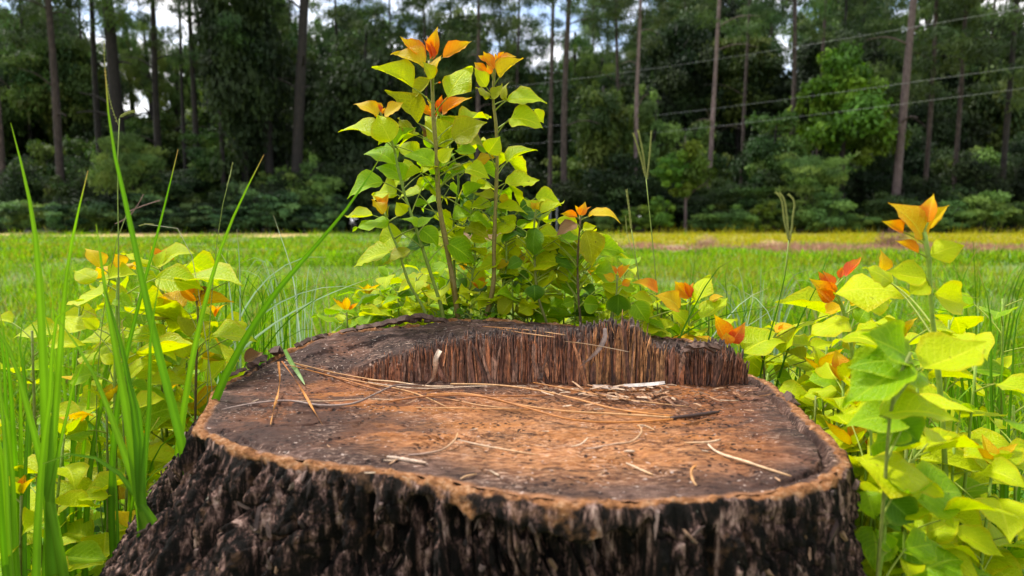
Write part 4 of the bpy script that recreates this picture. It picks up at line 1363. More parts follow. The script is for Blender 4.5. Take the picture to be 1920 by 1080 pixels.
# ------------------------------------------------------------------ leafy sprouts
def leaf_grid(fold, bend, wave, cup, twist, wid=.86, nv=13, nu=8, seed=0):
    s_ = np.array([0, .04, .12, .22, .33, .45, .57, .68, .78, .86, .92, .97, 1.0])
    w_ = np.interp(s_, [0, .03, .08, .16, .26, .36, .46, .58, .70, .80, .88, .95, 1], [.0, .13, .25, .38, .465, .5, .485, .41, .29, .17, .085, .03, 0.0]) * wid
    u = np.linspace(-1, 1, nu + 1)
    S, U = np.meshgrid(s_, u, indexing='ij')
    W = w_[:, None] * U
    r = np.random.default_rng(seed)
    ph = r.uniform(0, 6.28, 3)
    ang = bend * S
    yy = np.where(abs(bend) > 1e-3, np.sin(ang) / (bend if abs(bend) > 1e-3 else 1), S)
    zz = np.where(abs(bend) > 1e-3, -(1 - np.cos(ang)) / (bend if abs(bend) > 1e-3 else 1), 0)
    lift = fold * np.abs(W) + cup * W ** 2 * 1.6 + wave * np.abs(U) ** 2 * np.sin(S * 11 + ph[0] + np.sign(U) * ph[1]) * .5 + .018 * np.sin(S * 24 + ph[2]) * np.abs(U)
    edge = 1 + .03 * np.sin(S * 37 + ph[1]) * (np.abs(U) > .9)
    W = W * edge / np.sqrt(1 + fold * fold)
    tw = twist * S ** 1.5
    X = W * np.cos(tw) - lift * np.sin(tw)
    Z = W * np.sin(tw) + lift * np.cos(tw)
    V = np.stack([X, yy - np.sin(ang) * Z * -.0, zz + Z], -1).reshape(-1, 3)
    V = V / np.linalg.norm(V.reshape(nv, nu + 1, 3)[-1, nu // 2])
    # keep the tip on the +Y axis
    tip = V.reshape(nv, nu + 1, 3)[-1, nu // 2]
    q = Vector(tip).rotation_difference(Vector((0, 1, 0))).to_matrix()
    V = V @ np.array(q).T
    i = np.arange(nv - 1)[:, None] * (nu + 1) + np.arange(nu)[None, :]
    F = np.stack([i, i + 1, i + nu + 2, i + nu + 1], -1).reshape(-1, 4)
    UV = np.stack([(U + 1) / 2, S], -1).reshape(-1, 2)
    return V, F, UV


LEAFV = [(.15, .5, .05, .2, .1), (.35, .9, .06, .1, -.2), (.55, .6, .04, 0, .25), (.1, 1.2, .09, .3, .3), (.25, -.3, .05, .2, -.3), (.7, .4, .05, 0, .1), (.3, 1.5, .08, -.1, .5), (.2, .3, .12, .4, -.15), (.4, -.6, .06, .3, .2), (.05, .8, .14, -.3, -.4)]
LGEO = [leaf_grid(*v, seed=k) for k, v in enumerate(LEAFV)]
YGEO = [leaf_grid(f, b, w * .5, c, t, wid=.62, seed=30 + k) for k, (f, b, w, c, t) in enumerate([(.5, -.5, .05, .5, .1), (.7, -.8, .05, .4, -.2), (.4, .5, .05, .5, .2), (.8, -.3, .05, .3, .1), (.3, .9, .08, .4, -.3)])]
LCACHE = {}


def leaf_mesh(geo, k, ck):
    key = (geo, k, ck)
    if key not in LCACHE:
        V, F, UV = (LGEO if geo == 'leaf' else YGEO)[k]
        LCACHE[key] = mesh_np(geo, V, F, ML[ck], True, uv=UV)
    return LCACHE[key]


def in_stump(*pts):
    for p in pts:
        dx, dy = p[0] - SC0[0], p[1] - SC0[1]
        if p[2] < SH + .055 and math.hypot(dx, dy) < float(r_out(np.array([math.atan2(dy, dx)]))[0]) + .012: return True
    return False


def place_leaf(root, B, T, visw, ck, k=None, young=False, side=0, roll=None):
    """leaf from base B to tip T; visw = apparent width / length (gives the roll about its axis)"""
    B, T = np.asarray(B, float), np.asarray(T, float)
    L = np.linalg.norm(T - B)
    if L < 1e-5: return
    y = (T - B) / L
    geo = 'young_leaf' if young else 'leaf'
    wid = .62 if young else .86
    vw = CAM - (B + T) / 2
    n0 = vw - y * (vw @ y)
    n0 /= np.linalg.norm(n0) + 1e-9
    n1 = np.cross(y, n0)
    if roll is None:
        c = min(1, max(.12, visw / wid))
        a = math.acos(c)
        sg = side or (1 if n1[2] > 0 else -1)
        n = n0 * math.cos(a) + n1 * math.sin(a) * sg
        sx = max(1.0, visw / wid)
    else:
        n = roll - y * (roll @ y)
        n /= np.linalg.norm(n) + 1e-9
        sx = rnd.uniform(.72, 1.12)
    x = np.cross(y, n)
    geos = YGEO if young else LGEO
    k = rnd.randrange(len(geos)) if k is None else k
    me = leaf_mesh(geo, k, ck)
    o = bpy.data.objects.new(geo, me)
    COL.objects.link(o)
    o.parent = root
    M = Matrix(((x[0] * L * sx, y[0] * L, n[0] * L, 0), (x[1] * L * sx, y[1] * L, n[1] * L, 0), (x[2] * L * sx, y[2] * L, n[2] * L, 0), (0, 0, 0, 1)))
    o.matrix_local = Matrix.Translation(Vector(B) - root.location) @ M
    return o


STEMC = {'g': [(.12, .15, .02), (.2, .30, .03)], 'b': [(.10, .065, .025), (.16, .20, .03)], 'r': [(.15, .09, .03), (.22, .20, .03)], 'k': [(.035, .025, .015), (.12, .08, .03)]}


def stem_obj(root, P, r0, r1, ck='b', name='stem', sides=8):
    n = max(8, len(P) * 5)
    Q = spline(P, n)
    f = np.linspace(0, 1, n)
    V, F, T3 = tube(Q, r0 + (r1 - r0) * f + r0 * .06 * np.sin(f * 40), sides)
    c0, c1 = STEMC[ck]
    C = np.repeat(np.array(c0) * (1 - f[:, None]) + np.array(c1) * f[:, None], sides, axis=0)
    me = mesh_np(name, V - np.array(root.location), [F, T3], M_STEM, True, np.vstack([C, C[:1], C[-1:]]))
    link(name, me, root)
    return spline(P, 60)


def petiole(root, a, b, r=.0006, young=False):
    a, b = np.asarray(a), np.asarray(b)
    mid = (a + b) / 2 + np.array([0, 0, .05 * np.linalg.norm(b - a)])
    P = spline([a, mid, b], 7)
    V, F, T3 = tube(P, np.linspace(r * 1.3, r * .8, 7), 5, False)
    me = mesh_np('petiole', V - np.array(root.location), F, M_STEM, True, np.tile(np.array([.26, .33, .03]) * rnd.uniform(.7, 1.1), (len(V), 1)))
    link('petiole', me, root)


def attach(root, S, B, pr=.0006):
    d = np.linalg.norm(S - B, axis=1)
    hd = np.hypot(S[:, 0] - B[0], S[:, 1] - B[1])
    cost = d + 2 * np.maximum(0, S[:, 2] - (B[2] - .45 * hd))
    p = S[np.argmin(cost)]
    if np.linalg.norm(p - B) > .0015:
        petiole(root, p, B, pr)


def cA(x, y): return 620 + x / 3.4286, 30 + y / 3.4286
def cB(x, y): return 620 + x / 3.4286, 330 + y / 3.4286
def cC(x, y): return 1130 + x / 2.7685, 370 + y / 2.7685
def cD(x, y): return 194 + x / 2.8427, 420 + y / 2.8427


SPR = 'yellow green sprouts around the stump'


def sprout(label, stem_px, Y, leaves, r0=.003, r1=.0014, stemc='b', conv=None, ground=True, spread=.035, root_z=None, scale=3.4286, pr=.0007, dys=None):
    """a leafy shoot: stem through pixel points at depth Y, leaves (bx,by,tx,ty,width,colour[,depth])"""
    cv = conv or (lambda a, b: (a, b))
    st = [at(x, y, Y) for (x, y) in stem_px]
    foot = st[0].copy()
    if ground:
        foot = np.array([st[0][0] + rnd.uniform(-.01, .01), Y + .01, 0.0 if root_z is None else root_z])
    root = empty('leafy_sprout', foot, label, 'sprout', SPR)
    P = ([foot] if ground else []) + st
    S = stem_obj(root, P, r0, r1, stemc)
    sg = 1
    for L in leaves:
        bx, by, tx, ty, w, ck = L[:6]
        ck, young = (ck, ck in 'or')
        if len(L) > 7 and L[7] == 'Y': young = True
        dy = L[6] if len(L) > 6 and L[6] is not None else rnd.uniform(-spread, spread)
        b, t = cv(bx, by), cv(tx, ty)
        Lpx = math.hypot(tx - bx, ty - by)
        Yb = Y + dy
        Lw = Lpx / scale / 1201 * Y
        B = at(*b, Yb)
        T = at(*t, Yb + rnd.uniform(-.35, .45) * Lw * (1 if dy < 0 else -1) * .8)
        place_leaf(root, B, T, w / Lpx, ck, young=young)
        attach(root, S, B, pr)
    return root, S


Y0 = .745


def dress(root, S, f0, f1, n, L, pal, Y):
    """extra leaves up a stem, on long petioles"""
    for i in range(n):
        f = f0 + (f1 - f0) * (i + rnd.uniform(.2, .8)) / n
        p = S[int(f * (len(S) - 1))]
        a = i * 2.4 + rnd.uniform(-.5, .5)
        d = np.array([math.cos(a), abs(math.sin(a)) * .8 + .1, 0])
        pl = rnd.uniform(.018, .04)
        B = p + d * pl + np.array([0, 0, pl * rnd.uniform(.5, 1.0)])
        ax = d + np.array([0, 0, rnd.uniform(-.9, .2)])
        ax /= np.linalg.norm(ax)
        if in_stump(B, B + ax * L, B + ax * L * .5): continue
        place_leaf(root, B, B + ax * L * rnd.uniform(.75, 1.25), 0, rnd.choice(pal), roll=np.array([rnd.uniform(-.6, .6), rnd.uniform(-1.2, -.1), .8]))
        petiole(root, p, B, .0006)


RS = sprout('tallest leafy sprout with a brown stem and orange star of young leaves', [cB(815, 905), cB(790, 700), cB(745, 450), cB(700, 200), cA(680, 880), cA(660, 640), cA(650, 400), cA(635, 290)], Y0, [
    (610, 285, 445, 130, 100, 'o', 0), (597, 330, 385, 245, 100, 'a', -.01), (672, 252, 688, 68, 92, 'o', .01), (722, 268, 905, 160, 95, 'o', 0), (655, 402, 588, 292, 96, 'v', -.02), (665, 400, 715, 252, 66, 'a', -.015),
    (640, 285, 600, 152, 36, 'r', .005, 'Y'), (650, 280, 622, 128, 30, 'r', .01, 'Y'), (660, 262, 640, 150, 30, 'r', 0, 'Y'),
    (527, 462, 262, 332, 150, 'y', -.02), (752, 525, 915, 325, 135, 'y', -.03), (642, 408, 510, 525, 85, 'v', .02), (690, 430, 712, 425, 14, 'r', 0),
    (560, 690, 345, 478, 175, 'v', .025), (700, 935, 792, 848, 95, 'y', -.03), (740, 845, 605, 640, 170, 'y', .03), (785, 785, 1003, 680, 185, 'v', .0), (800, 790, 990, 850, 130, 'v', .012),
    (935, 870, 795, 865, 75, 'g', -.01), (660, 960, 470, 900, 100, 'g', -.03), (565, 915, 405, 835, 100, 'y', .02), (525, 760, 430, 655, 85, 'v', .01), (415, 835, 552, 718, 85, 'g', .0),
    (870, 985, 1025, 1050, 105, 'y', -.015), (930, 928, 1058, 905, 55, 'a', .02), (840, 962, 768, 985, 46, 'v', .01), (705, 1000, 800, 880, 70, 'g', .02), (590, 1000, 470, 1060, 70, 'y', .01),
    (600, 780, 560, 690, 34, 'b', .02), (690, 830, 760, 740, 90, 'y', .03), (640, 850, 600, 700, 80, 'g', .035), (720, 760, 850, 640, 110, 'y', .035)], .0042, .0022, 'r', cA, True, .03, .38)
dress(*RS, .50, .84, 12, .038, "gyyyygd", Y0)
RS = sprout('second tallest leafy sprout with an amber rosette on a straight stem', [cB(1000, 900), cB(1040, 740), cB(1050, 450), cB(1062, 130), cA(1070, 880), cA(1062, 690), cA(1045, 540), cA(1050, 380), cA(1055, 300)], Y0 + .01, [
    (1050, 342, 980, 225, 78, 'o', -.01), (1085, 396, 1240, 272, 110, 'a', -.01), (1000, 292, 947, 254, 36, 'o', 0), (1075, 272, 1118, 228, 32, 'o', 0), (1090, 290, 1195, 262, 34, 'o', .01), (1000, 362, 922, 298, 66, 'o', 0), (1000, 457, 922, 330, 105, 'y', -.015),
    (1030, 372, 1003, 308, 46, 'o', -.01), (1060, 300, 1055, 236, 30, 'o', 0), (1020, 527, 930, 460, 58, 'v', 0), (1048, 540, 1103, 430, 76, 'v', -.01), (1130, 542, 1150, 424, 56, 'v', .01), (1135, 542, 1390, 556, 115, 'y', -.01), (1150, 660, 1368, 725, 150, 'y', -.02), (1310, 600, 1370, 690, 70, 'y', .01),
    (1012, 880, 1090, 772, 140, 'y', -.03), (1130, 945, 1328, 862, 82, 'y', 0), (1120, 1075, 1345, 1055, 95, 'y', 0), (1010, 870, 920, 800, 90, 'g', .02)], .0034, .0016, 'r', cA, True, .025, .38)
dress(*RS, .50, .78, 8, .037, "gyyyygd", Y0)
RS = sprout('leafy sprout crowned by an orange tuft leaning over the split stem', [cB(710, 840), cB(660, 680), cB(560, 370), cB(480, 130), cA(450, 1050), cA(395, 810), cA(335, 660)], Y0 - .012, [
    (300, 642, 147, 568, 72, 'a', -.01), (345, 642, 468, 555, 62, 'a', -.01), (310, 612, 278, 550, 40, 'o', .005), (320, 622, 240, 545, 32, 'a', .01), (330, 632, 352, 588, 30, 'o', 0), (325, 620, 300, 555, 30, 'r', 0, 'Y'), (385, 808, 300, 628, 175, 'y', -.02), (300, 775, 45, 750, 90, 'y', -.01), (410, 955, 210, 890, 85, 'g', 0), (470, 1060, 290, 975, 105, 'g', .02), (335, 1068, 105, 1180, 130, 'g', -.015),
    (345, 790, 305, 830, 40, 'y', 0)], .0028, .0013, 'g', cA, True, .02, .38)
dress(*RS, .50, .86, 7, .036, "gyyyg", Y0)
RS = sprout('sprout half hidden behind the tallest stem with coral young leaves', [cB(830, 880), cB(795, 600), cB(790, 300), cB(820, 0), cA(760, 820), cA(715, 640)], Y0 + .04, [
    (720, 635, 910, 525, 78, 'o', 0), (700, 622, 715, 505, 58, 'r', 0, 'Y'), (640, 637, 550, 562, 62, 'o', 0), (760, 602, 862, 530, 48, 'o', .01), (750, 590, 805, 515, 40, 'r', .01), (690, 650, 620, 600, 70, 'r', 0), (640, 600, 610, 515, 30, 'a', 0)], .0022, .0013, 'g', cA, True, .03, .38)
dress(*RS, .56, .84, 7, .036, "gyvyy", Y0)
RS = sprout('short leaning sprout with a small amber tuft below the big leaves', [cB(600, 860), cB(500, 680), cB(430, 460), cB(375, 330), cB(350, 230)], Y0 - .02, [
    (340, 242, 262, 152, 76, 'a', -.01), (350, 202, 378, 108, 48, 'o', 0), (332, 202, 268, 122, 40, 'o', .01), (370, 255, 380, 185, 36, 'v', 0), (345, 215, 330, 150, 30, 'o', .005), (270, 252, 88, 255, 55, 'y', 0), (375, 292, 140, 352, 95, 'g', -.01), (380, 492, 150, 582, 95, 'y', 0), (515, 478, 328, 575, 85, 'v', -.01), (480, 242, 420, 165, 120, 'y', .01), (560, 330, 440, 278, 50, 'g', -.01), (560, 330, 663, 265, 58, 'g', -.01),
    (640, 432, 465, 482, 100, 'd', .02), (390, 470, 280, 430, 60, 'g', .02)], .0022, .0012, 'g', cB, True, .02, .38)
RS = sprout('middle sprout with drooping lime leaves between the two brown stems', [cB(860, 900), cB(900, 700), cB(930, 500), cB(900, 250), cB(930, 100)], Y0 + .025, [
    (580, 345, 690, 460, 125, 'g', -.03), (545, 190, 635, 178, 66, 'g', 0), (720, 382, 800, 378, 50, 'y', -.02), (870, 330, 1020, 405, 110, 'v', -.01), (785, 275, 955, 245, 90, 'g', 0), (900, 402, 1010, 425, 78, 'y', -.01), (1035, 192, 885, 212, 72, 'y', 0), (830, 190, 975, 132, 72, 'd', .01), (860, 130, 995, 55, 105, 'g', .01), (1060, 140, 912, 108, 66, 'v', -.015), (955, 62, 1000, 15, 60, 'y', .02), (600, 80, 665, 10, 90, 'g', .02), (800, 560, 925, 590, 50, 'y', -.01), (830, 560, 960, 545, 60, 'g', 0), (800, 545, 960, 500, 70, 'g', .02), (1000, 640, 920, 640, 80, 'y', .02), (700, 640, 690, 740, 90, 'g', .03), (740, 560, 660, 690, 80, 'g', .03), (880, 560, 970, 530, 60, 'd', .01)], .0018, .0009, 'g', cB, True, .02, .38)
dress(*RS, .55, .90, 9, .036, "gyyyd", Y0)
RS = sprout('low sprout with pale tipped leaves in front of the brown far mound', [cB(1010, 890), cB(1110, 700), cB(1130, 500), cB(1110, 300), cB(1100, 240)], Y0 + .02, [
    (1072, 200, 1268, 245, 75, 'y', 0), (1070, 265, 1150, 305, 50, 'd', .01), (1130, 232, 975, 245, 50, 'g', 0), (1185, 315, 1085, 262, 85, 'y', 0), (1105, 430, 1250, 385, 66, 'd', -.01), (1250, 390, 1180, 330, 60, 'd', .01), (1190, 400, 1255, 460, 60, 'y', 0), (1080, 140, 1160, 165, 60, 'a', .01), (1200, 330, 1290, 295, 50, 'g', .015), (1120, 380, 1180, 340, 60, 'y', .02), (1230, 545, 1130, 600, 90, 'd', -.02), (1150, 560, 1065, 610, 60, 'a', 0), (1180, 660, 1085, 640, 50, 'a', .01), (1270, 620, 1200, 660, 70, 'd', 0), (1170, 520, 1290, 560, 50, 'a', .01)], .0018, .001, 'g', cB, True, .02, .38)
dress(*RS, .58, .95, 14, .038, "yygyy", Y0)
RS = sprout('short sprout with a yellow rosette and two hanging dark green leaves', [cB(1400, 985), cB(1330, 760), cB(1312, 540), cB(1308, 320), cB(1318, 225)], Y0, [
    (1320, 226, 1238, 148, 66, 'y', 0), (1338, 222, 1418, 168, 74, 'v', .01), (1350, 240, 1505, 160, 70, 'y', -.01), (1330, 202, 1385, 140, 46, 'y', .015), (1325, 215, 1350, 165, 40, 'a', 0), (1310, 212, 1285, 165, 40, 'a', 0), (1318, 335, 1312, 535, 130, 'd', -.015), (1345, 380, 1380, 330, 60, 'v', .01), (1310, 700, 1312, 808, 118, 'd', -.02), (1420, 560, 1560, 600, 90, 'd', 0), (1490, 500, 1400, 490, 50, 'd', .01), (1400, 640, 1455, 655, 80, 'y', 0), (1430, 380, 1390, 330, 60, 'y', .02), (1450, 360, 1560, 430, 70, 'y', .02), (1560, 460, 1400, 440, 80, 'g', .02), (1450, 520, 1620, 560, 80, 'g', .015), (1640, 520, 1530, 680, 80, 'g', .0), (1380, 440, 1480, 410, 50, 'y', .02), (1290, 830, 1200, 880, 120, 'y', 0), (1170, 800, 1080, 930, 110, 'v', 0)], .0022, .0011, 'b', cB, True, .02, .38)
dress(*RS, .58, .92, 14, .038, "yygyy", Y0)
RS = sprout('short sprout with a rusty leaf, an orange crown and one big olive leaf', [cB(1610, 980), cB(1592, 760), cB(1590, 480), cB(1602, 320), cB(1605, 262)], Y0 - .01, [
    (1585, 262, 1475, 243, 60, 'o', 0), (1605, 252, 1638, 165, 64, 'o', -.005), (1622, 255, 1676, 195, 26, 'r', 0), (1598, 250, 1572, 188, 30, 'o', .01), (1660, 262, 1866, 308, 78, 'a', 0), (1582, 308, 1450, 385, 82, 'b', -.01), (1620, 345, 1708, 325, 60, 'y', .01), (1640, 350, 1680, 592, 165, 'v', -.015), (1560, 420, 1610, 470, 60, 'v', .01), (1690, 580, 1785, 520, 45, 'g', .01), (1640, 480, 1655, 560, 60, 'a', .02), (1600, 660, 1675, 690, 50, 'y', .01), (1625, 820, 1735, 830, 120, 'g', -.01), (1560, 800, 1480, 830, 80, 'g', .01), (1570, 760, 1470, 690, 90, 'g', .02)], .002, .001, 'k', cB, True, .02, .36)
Yr = .70
dress(*RS, .58, .85, 12, .038, "yygyy", Y0)
dress(*RS, .58, .85, 10, .036, "yygyy", Y0)
sprout('small sprout with hanging heart leaves at the peak of the ledge', [cC(50, 640), cC(60, 560), cC(75, 470), cC(72, 400)], .715, [
    (60, 430, 2, 400, 50, 'a', 0), (90, 420, 145, 345, 40, 'o', 0), (70, 400, 45, 350, 26, 'o', 0), (100, 455, 145, 430, 52, 'o', 0), (85, 400, 105, 345, 26, 'o', .01), (82, 500, 78, 618, 128, 'd', -.015), (165, 545, 235, 652, 110, 'g', -.01), (205, 695, 352, 716, 62, 'y', 0), (180, 620, 290, 640, 60, 'y', .01), (100, 470, 180, 480, 50, 'g', .02), (285, 490, 150, 440, 62, 'o', .02), (400, 577, 268, 510, 90, 'a', .0), (260, 545, 145, 510, 62, 'y', .01), (225, 650, 330, 690, 70, 'g', .01), (60, 640, 20, 720, 90, 'g', 0), (240, 690, 300, 780, 60, 'g', .01)], .002, .001, 'b', cC, True, .02, .30, 2.7685)
sprout('sprout with a red cored rosette standing clear of the ledge', [cC(445, 700), cC(450, 610), cC(455, 520)], .74, [
    (450, 526, 372, 435, 88, 'o', 0), (455, 522, 425, 436, 46, 'r', 0), (460, 522, 472, 440, 30, 'r', .005), (482, 540, 562, 403, 86, 'y', -.01), (520, 500, 575, 450, 40, 'a', .01), (437, 662, 348, 582, 88, 'y', 0), (485, 640, 470, 560, 70, 'g', .01), (512, 630, 650, 520, 74, 'y', -.01), (560, 545, 632, 518, 42, 'a', .01), (600, 775, 360, 742, 88, 'a', 0), (470, 640, 400, 700, 60, 'y', .01)], .0018, .001, 'g', cC, True, .02, 0.0, 2.7685)
sprout('low sprout with a pink and orange cup of young leaves by the ledge end', [cC(660, 880), cC(655, 760)], .70, [
    (648, 755, 580, 606, 84, 'o', 0), (668, 752, 742, 648, 80, 'r', .0), (655, 765, 640, 700, 80, 'o', -.01), (658, 750, 672, 690, 30, 'o', 0, 'Y'), (732, 808, 975, 738, 150, 'y', -.015), (740, 830, 840, 920, 110, 'y', .0), (730, 800, 770, 880, 60, 'g', .02)], .0018, .001, 'k', cC, True, .02, 0.0, 2.7685)
sprout('sprout with wide yellow leaves on a dark thin stem past the ledge end', [cC(838, 990), cC(838, 880), cC(830, 785), cC(880, 740)], .69, [
    (930, 815, 1122, 640, 86, 'y', -.01), (900, 702, 1015, 680, 46, 'a', .0), (918, 695, 940, 655, 26, 'o', 0), (900, 710, 870, 780, 50, 'a', .01), (1170, 612, 893, 548, 66, 'y', .0), (1055, 850, 940, 800, 70, 'v', .0), (900, 920, 950, 860, 60, 'v', .01), (920, 860, 1110, 900, 80, 'y', .01), (900, 930, 990, 960, 70, 'g', 0), (820, 920, 760, 850, 100, 'y', .02)], .0016, .001, 'k', cC, True, .02, 0.0, 2.7685)
sprout('sturdy sprout with broad glowing leaves and a red orange star', [cC(1300, 870), cC(1290, 760), cC(1265, 640), cC(1240, 560), cC(1205, 470)], .60, [
    (1190, 535, 1068, 420, 80, 'o', 0), (1175, 480, 1118, 382, 52, 'r', 0), (1190, 470, 1140, 380, 36, 'r', 0), (1260, 412, 1342, 308, 52, 'r', .01), (1230, 420, 1243, 358, 40, 'r', .01), (1200, 530, 1105, 470, 70, 'o', .0), (1200, 500, 1595, 505, 150, 'y', -.02), (1250, 560, 1150, 600, 60, 'a', .01), (1280, 640, 1065, 742, 130, 'y', -.01), (1340, 560, 1500, 540, 110, 'y', .0), (1330, 650, 1400, 560, 90, 'g', .01), (1285, 560, 1350, 540, 50, 'a', .02), (1340, 800, 1400, 830, 60, 'y', .02), (1260, 720, 1300, 800, 60, 'v', .02), (1180, 610, 1260, 540, 60, 'a', .02)], .0028, .0016, 'g', cC, True, .02, 0.0, 2.7685)
sprout('near sprout with large golden leaves rising past the sturdy one', [cC(1760, 1100), cC(1730, 800), cC(1700, 500), cC(1690, 300), cC(1668, 180)], .47, [
    (1660, 215, 1478, 28, 150, 'a', 0), (1560, 180, 1448, 124, 60, 'o', .005), (1640, 290, 1520, 225, 50, 'o', .0), (1680, 420, 1470, 385, 150, 'y', -.01), (1690, 440, 1590, 505, 110, 'y', .0), (1440, 390, 1440, 270, 70, 'a', .08), (1500, 445, 1350, 365, 100, 'y', .06), (1680, 160, 1800, 40, 130, 'a', .01), (1700, 300, 1880, 250, 140, 'y', .0), (1720, 500, 1900, 560, 150, 'y', 0), (1690, 130, 1720, -20, 90, 'o', 0)], .003, .0016, 'g', cC, True, .01, 0.0, 2.7685)
RS = sprout('near sprout with a big soft drooping leaf beside the cut face', [(1660, 900), (1672, 760), (1690, 690), (1708, 660)], .385, [
    (1712, 680, 1580, 765, 110, 'g', 0), (1700, 668, 1614, 626, 62, 'g', .01), (1720, 700, 1590, 690, 80, 'g', .015), (1700, 790, 1585, 800, 70, 'g', .02), (1690, 800, 1640, 830, 50, 'g', .02), (1680, 790, 1725, 830, 70, 'd', .02), (1650, 780, 1800, 792, 62, 'y', .0), (1730, 690, 1850, 640, 80, 'y', 0)], .0015, .0010, 'b', None, True, .01, 0.0, 1.0)
dress(*RS, .55, .90, 12, .036, "yyygg", .385)
RS = sprout('near low sprout with one long level leaf and dark lower leaves', [(1650, 1060), (1662, 960), (1655, 880)], .40, [
    (1610, 868, 1770, 930, 70, 'y', 0), (1640, 860, 1690, 832, 46, 'g', .02), (1625, 920, 1640, 975, 60, 'g', .01), (1660, 930, 1715, 980, 66, 'd', .0), (1640, 945, 1690, 1000, 60, 'd', .01), (1690, 970, 1760, 940, 50, 'y', .0), (1665, 1000, 1690, 1060, 50, 'g', .02), (1670, 1030, 1640, 990, 40, 'g', 0)], .002, .0012, 'g', None, True, .01, 0.0, 1.0)
dress(*RS, .5, .95, 14, .036, "yyggg", .40)
# left of the stump
RS = sprout('sprout with amber topped leaves among the tall grass blades', [cD(320, 700), cD(315, 420), cD(310, 210)], .70, [
    (330, 205, 485, 158, 92, 'y', 0), (300, 202, 250, 115, 50, 'o', 0), (295, 238, 342, 125, 56, 'y', -.01), (250, 222, 92, 155, 56, 'y', .0), (320, 200, 380, 115, 60, 'a', .01), (240, 270, 290, 290, 60, 'y', 0), (320, 330, 420, 400, 80, 'y', .01), (300, 330, 190, 400, 90, 'g', .01), (390, 515, 218, 530, 50, 'v', 0), (410, 502, 320, 485, 62, 'a', .0), (430, 440, 247, 368, 84, 'a', -.01), (360, 620, 200, 590, 95, 'y', 0), (300, 250, 190, 215, 60, 'g', .02), (340, 330, 440, 340, 50, 'g', .02)], .0022, .0013, 'g', cD, True, .02, 0.0, 2.8427)
dress(*RS, .66, .97, 13, .050, "yyyyga", .7)
RS = sprout('sprout with a dark stem and orange bud nearest the stump corner', [cD(490, 1010), cD(495, 760), cD(505, 560), cD(500, 400)], .66, [
    (490, 412, 393, 303, 86, 'o', 0), (500, 385, 585, 350, 56, 'b', 0), (495, 400, 530, 330, 40, 'a', 0), (500, 440, 697, 418, 76, 'a', -.01), (425, 302, 742, 322, 92, 'y', 0), (690, 300, 560, 240, 56, 'g', .02), (555, 620, 822, 632, 96, 'y', -.01), (745, 582, 640, 535, 60, 'y', .01), (460, 605, 400, 480, 80, 'v', 0), (455, 702, 345, 610, 105, 'y', 0), (550, 842, 657, 718, 68, 'y', 0), (520, 590, 580, 515, 40, 'v', 0), (480, 700, 430, 640, 90, 'y', .01), (510, 470, 580, 490, 50, 'y', .02)], .0022, .001, 'k', cD, True, .02, 0.0, 2.8427)
dress(*RS, .66, .95, 13, .048, "yyyyg", .66)
RS = sprout('sprout of rounded lime leaves behind the broad grass blades', [cD(60, 1000), cD(70, 500), cD(80, 260)], .62, [
    (110, 222, 58, 158, 84, 'a', 0), (20, 292, 182, 272, 100, 'y', 0), (60, 400, 165, 440, 88, 'g', .0), (75, 470, 150, 560, 88, 'g', .01), (60, 740, -20, 700, 70, 'y', 0), (140, 822, 295, 738, 90, 'y', 0), (165, 992, 330, 935, 96, 'y', -.01), (230, 700, 390, 730, 80, 'y', .02), (140, 850, 240, 920, 70, 'g', .01), (60, 600, 110, 700, 70, 'g', .02), (-30, 560, -120, 500, 90, 'y', 0), (-40, 300, -160, 250, 100, 'y', 0), (-20, 230, -100, 130, 80, 'a', 0), (-60, 800, -180, 850, 90, 'g', 0)], .0022, .0013, 'g', cD, True, .02, 0.0, 2.8427)
dress(*RS, .62, .97, 14, .050, "yyyyg", .62)


SEEN = {}


def crowd_label(px, py, Y, top, where):
    row = 'very tall' if py < 570 else 'tall' if py < 640 else 'mid height' if py < 740 else 'shorter' if py < 850 else 'low' if py < 960 else 'lowest'
    return '%s lime sprout %s %s%s' % (row, 'up close' if Y < .455 else 'fairly near' if Y < .53 else 'halfway back' if Y < .645 else 'set back', where, ', amber tipped' if top else '')


def where_of(px):
    for lim, w in ((60, 'at the loose long grass tuft'), (130, 'just past the loose long grass tuft'), (200, 'between the two big grass tufts'), (250, 'behind the stout fanning grass tuft'), (310, 'between the fanning tuft and the stump'), (360, 'under the tall upright grass blade'), (440, 'touching the low corner of the stump'),
                   (700, 'behind the notch'), (790, 'at the bark pile on the back rim'), (880, 'at the foot of the tallest stem'), (970, 'at the foot of the second tallest stem'), (1070, 'below the yellow rosette sprout'), (1140, 'below the rusty leaf sprout'), (1230, 'at the peak of the ledge'), (1350, 'behind the low end of the ledge'),
                   (1480, 'just past the end of the ledge'), (1560, 'below the sturdy red star sprout'), (1620, 'beside the rim of the cut face'), (1680, 'under the big drooping leaf'), (1740, 'under the golden near sprout'), (1830, 'outside the golden near sprout'), (3000, 'at the open edge of the view')):
        if px < lim: return w


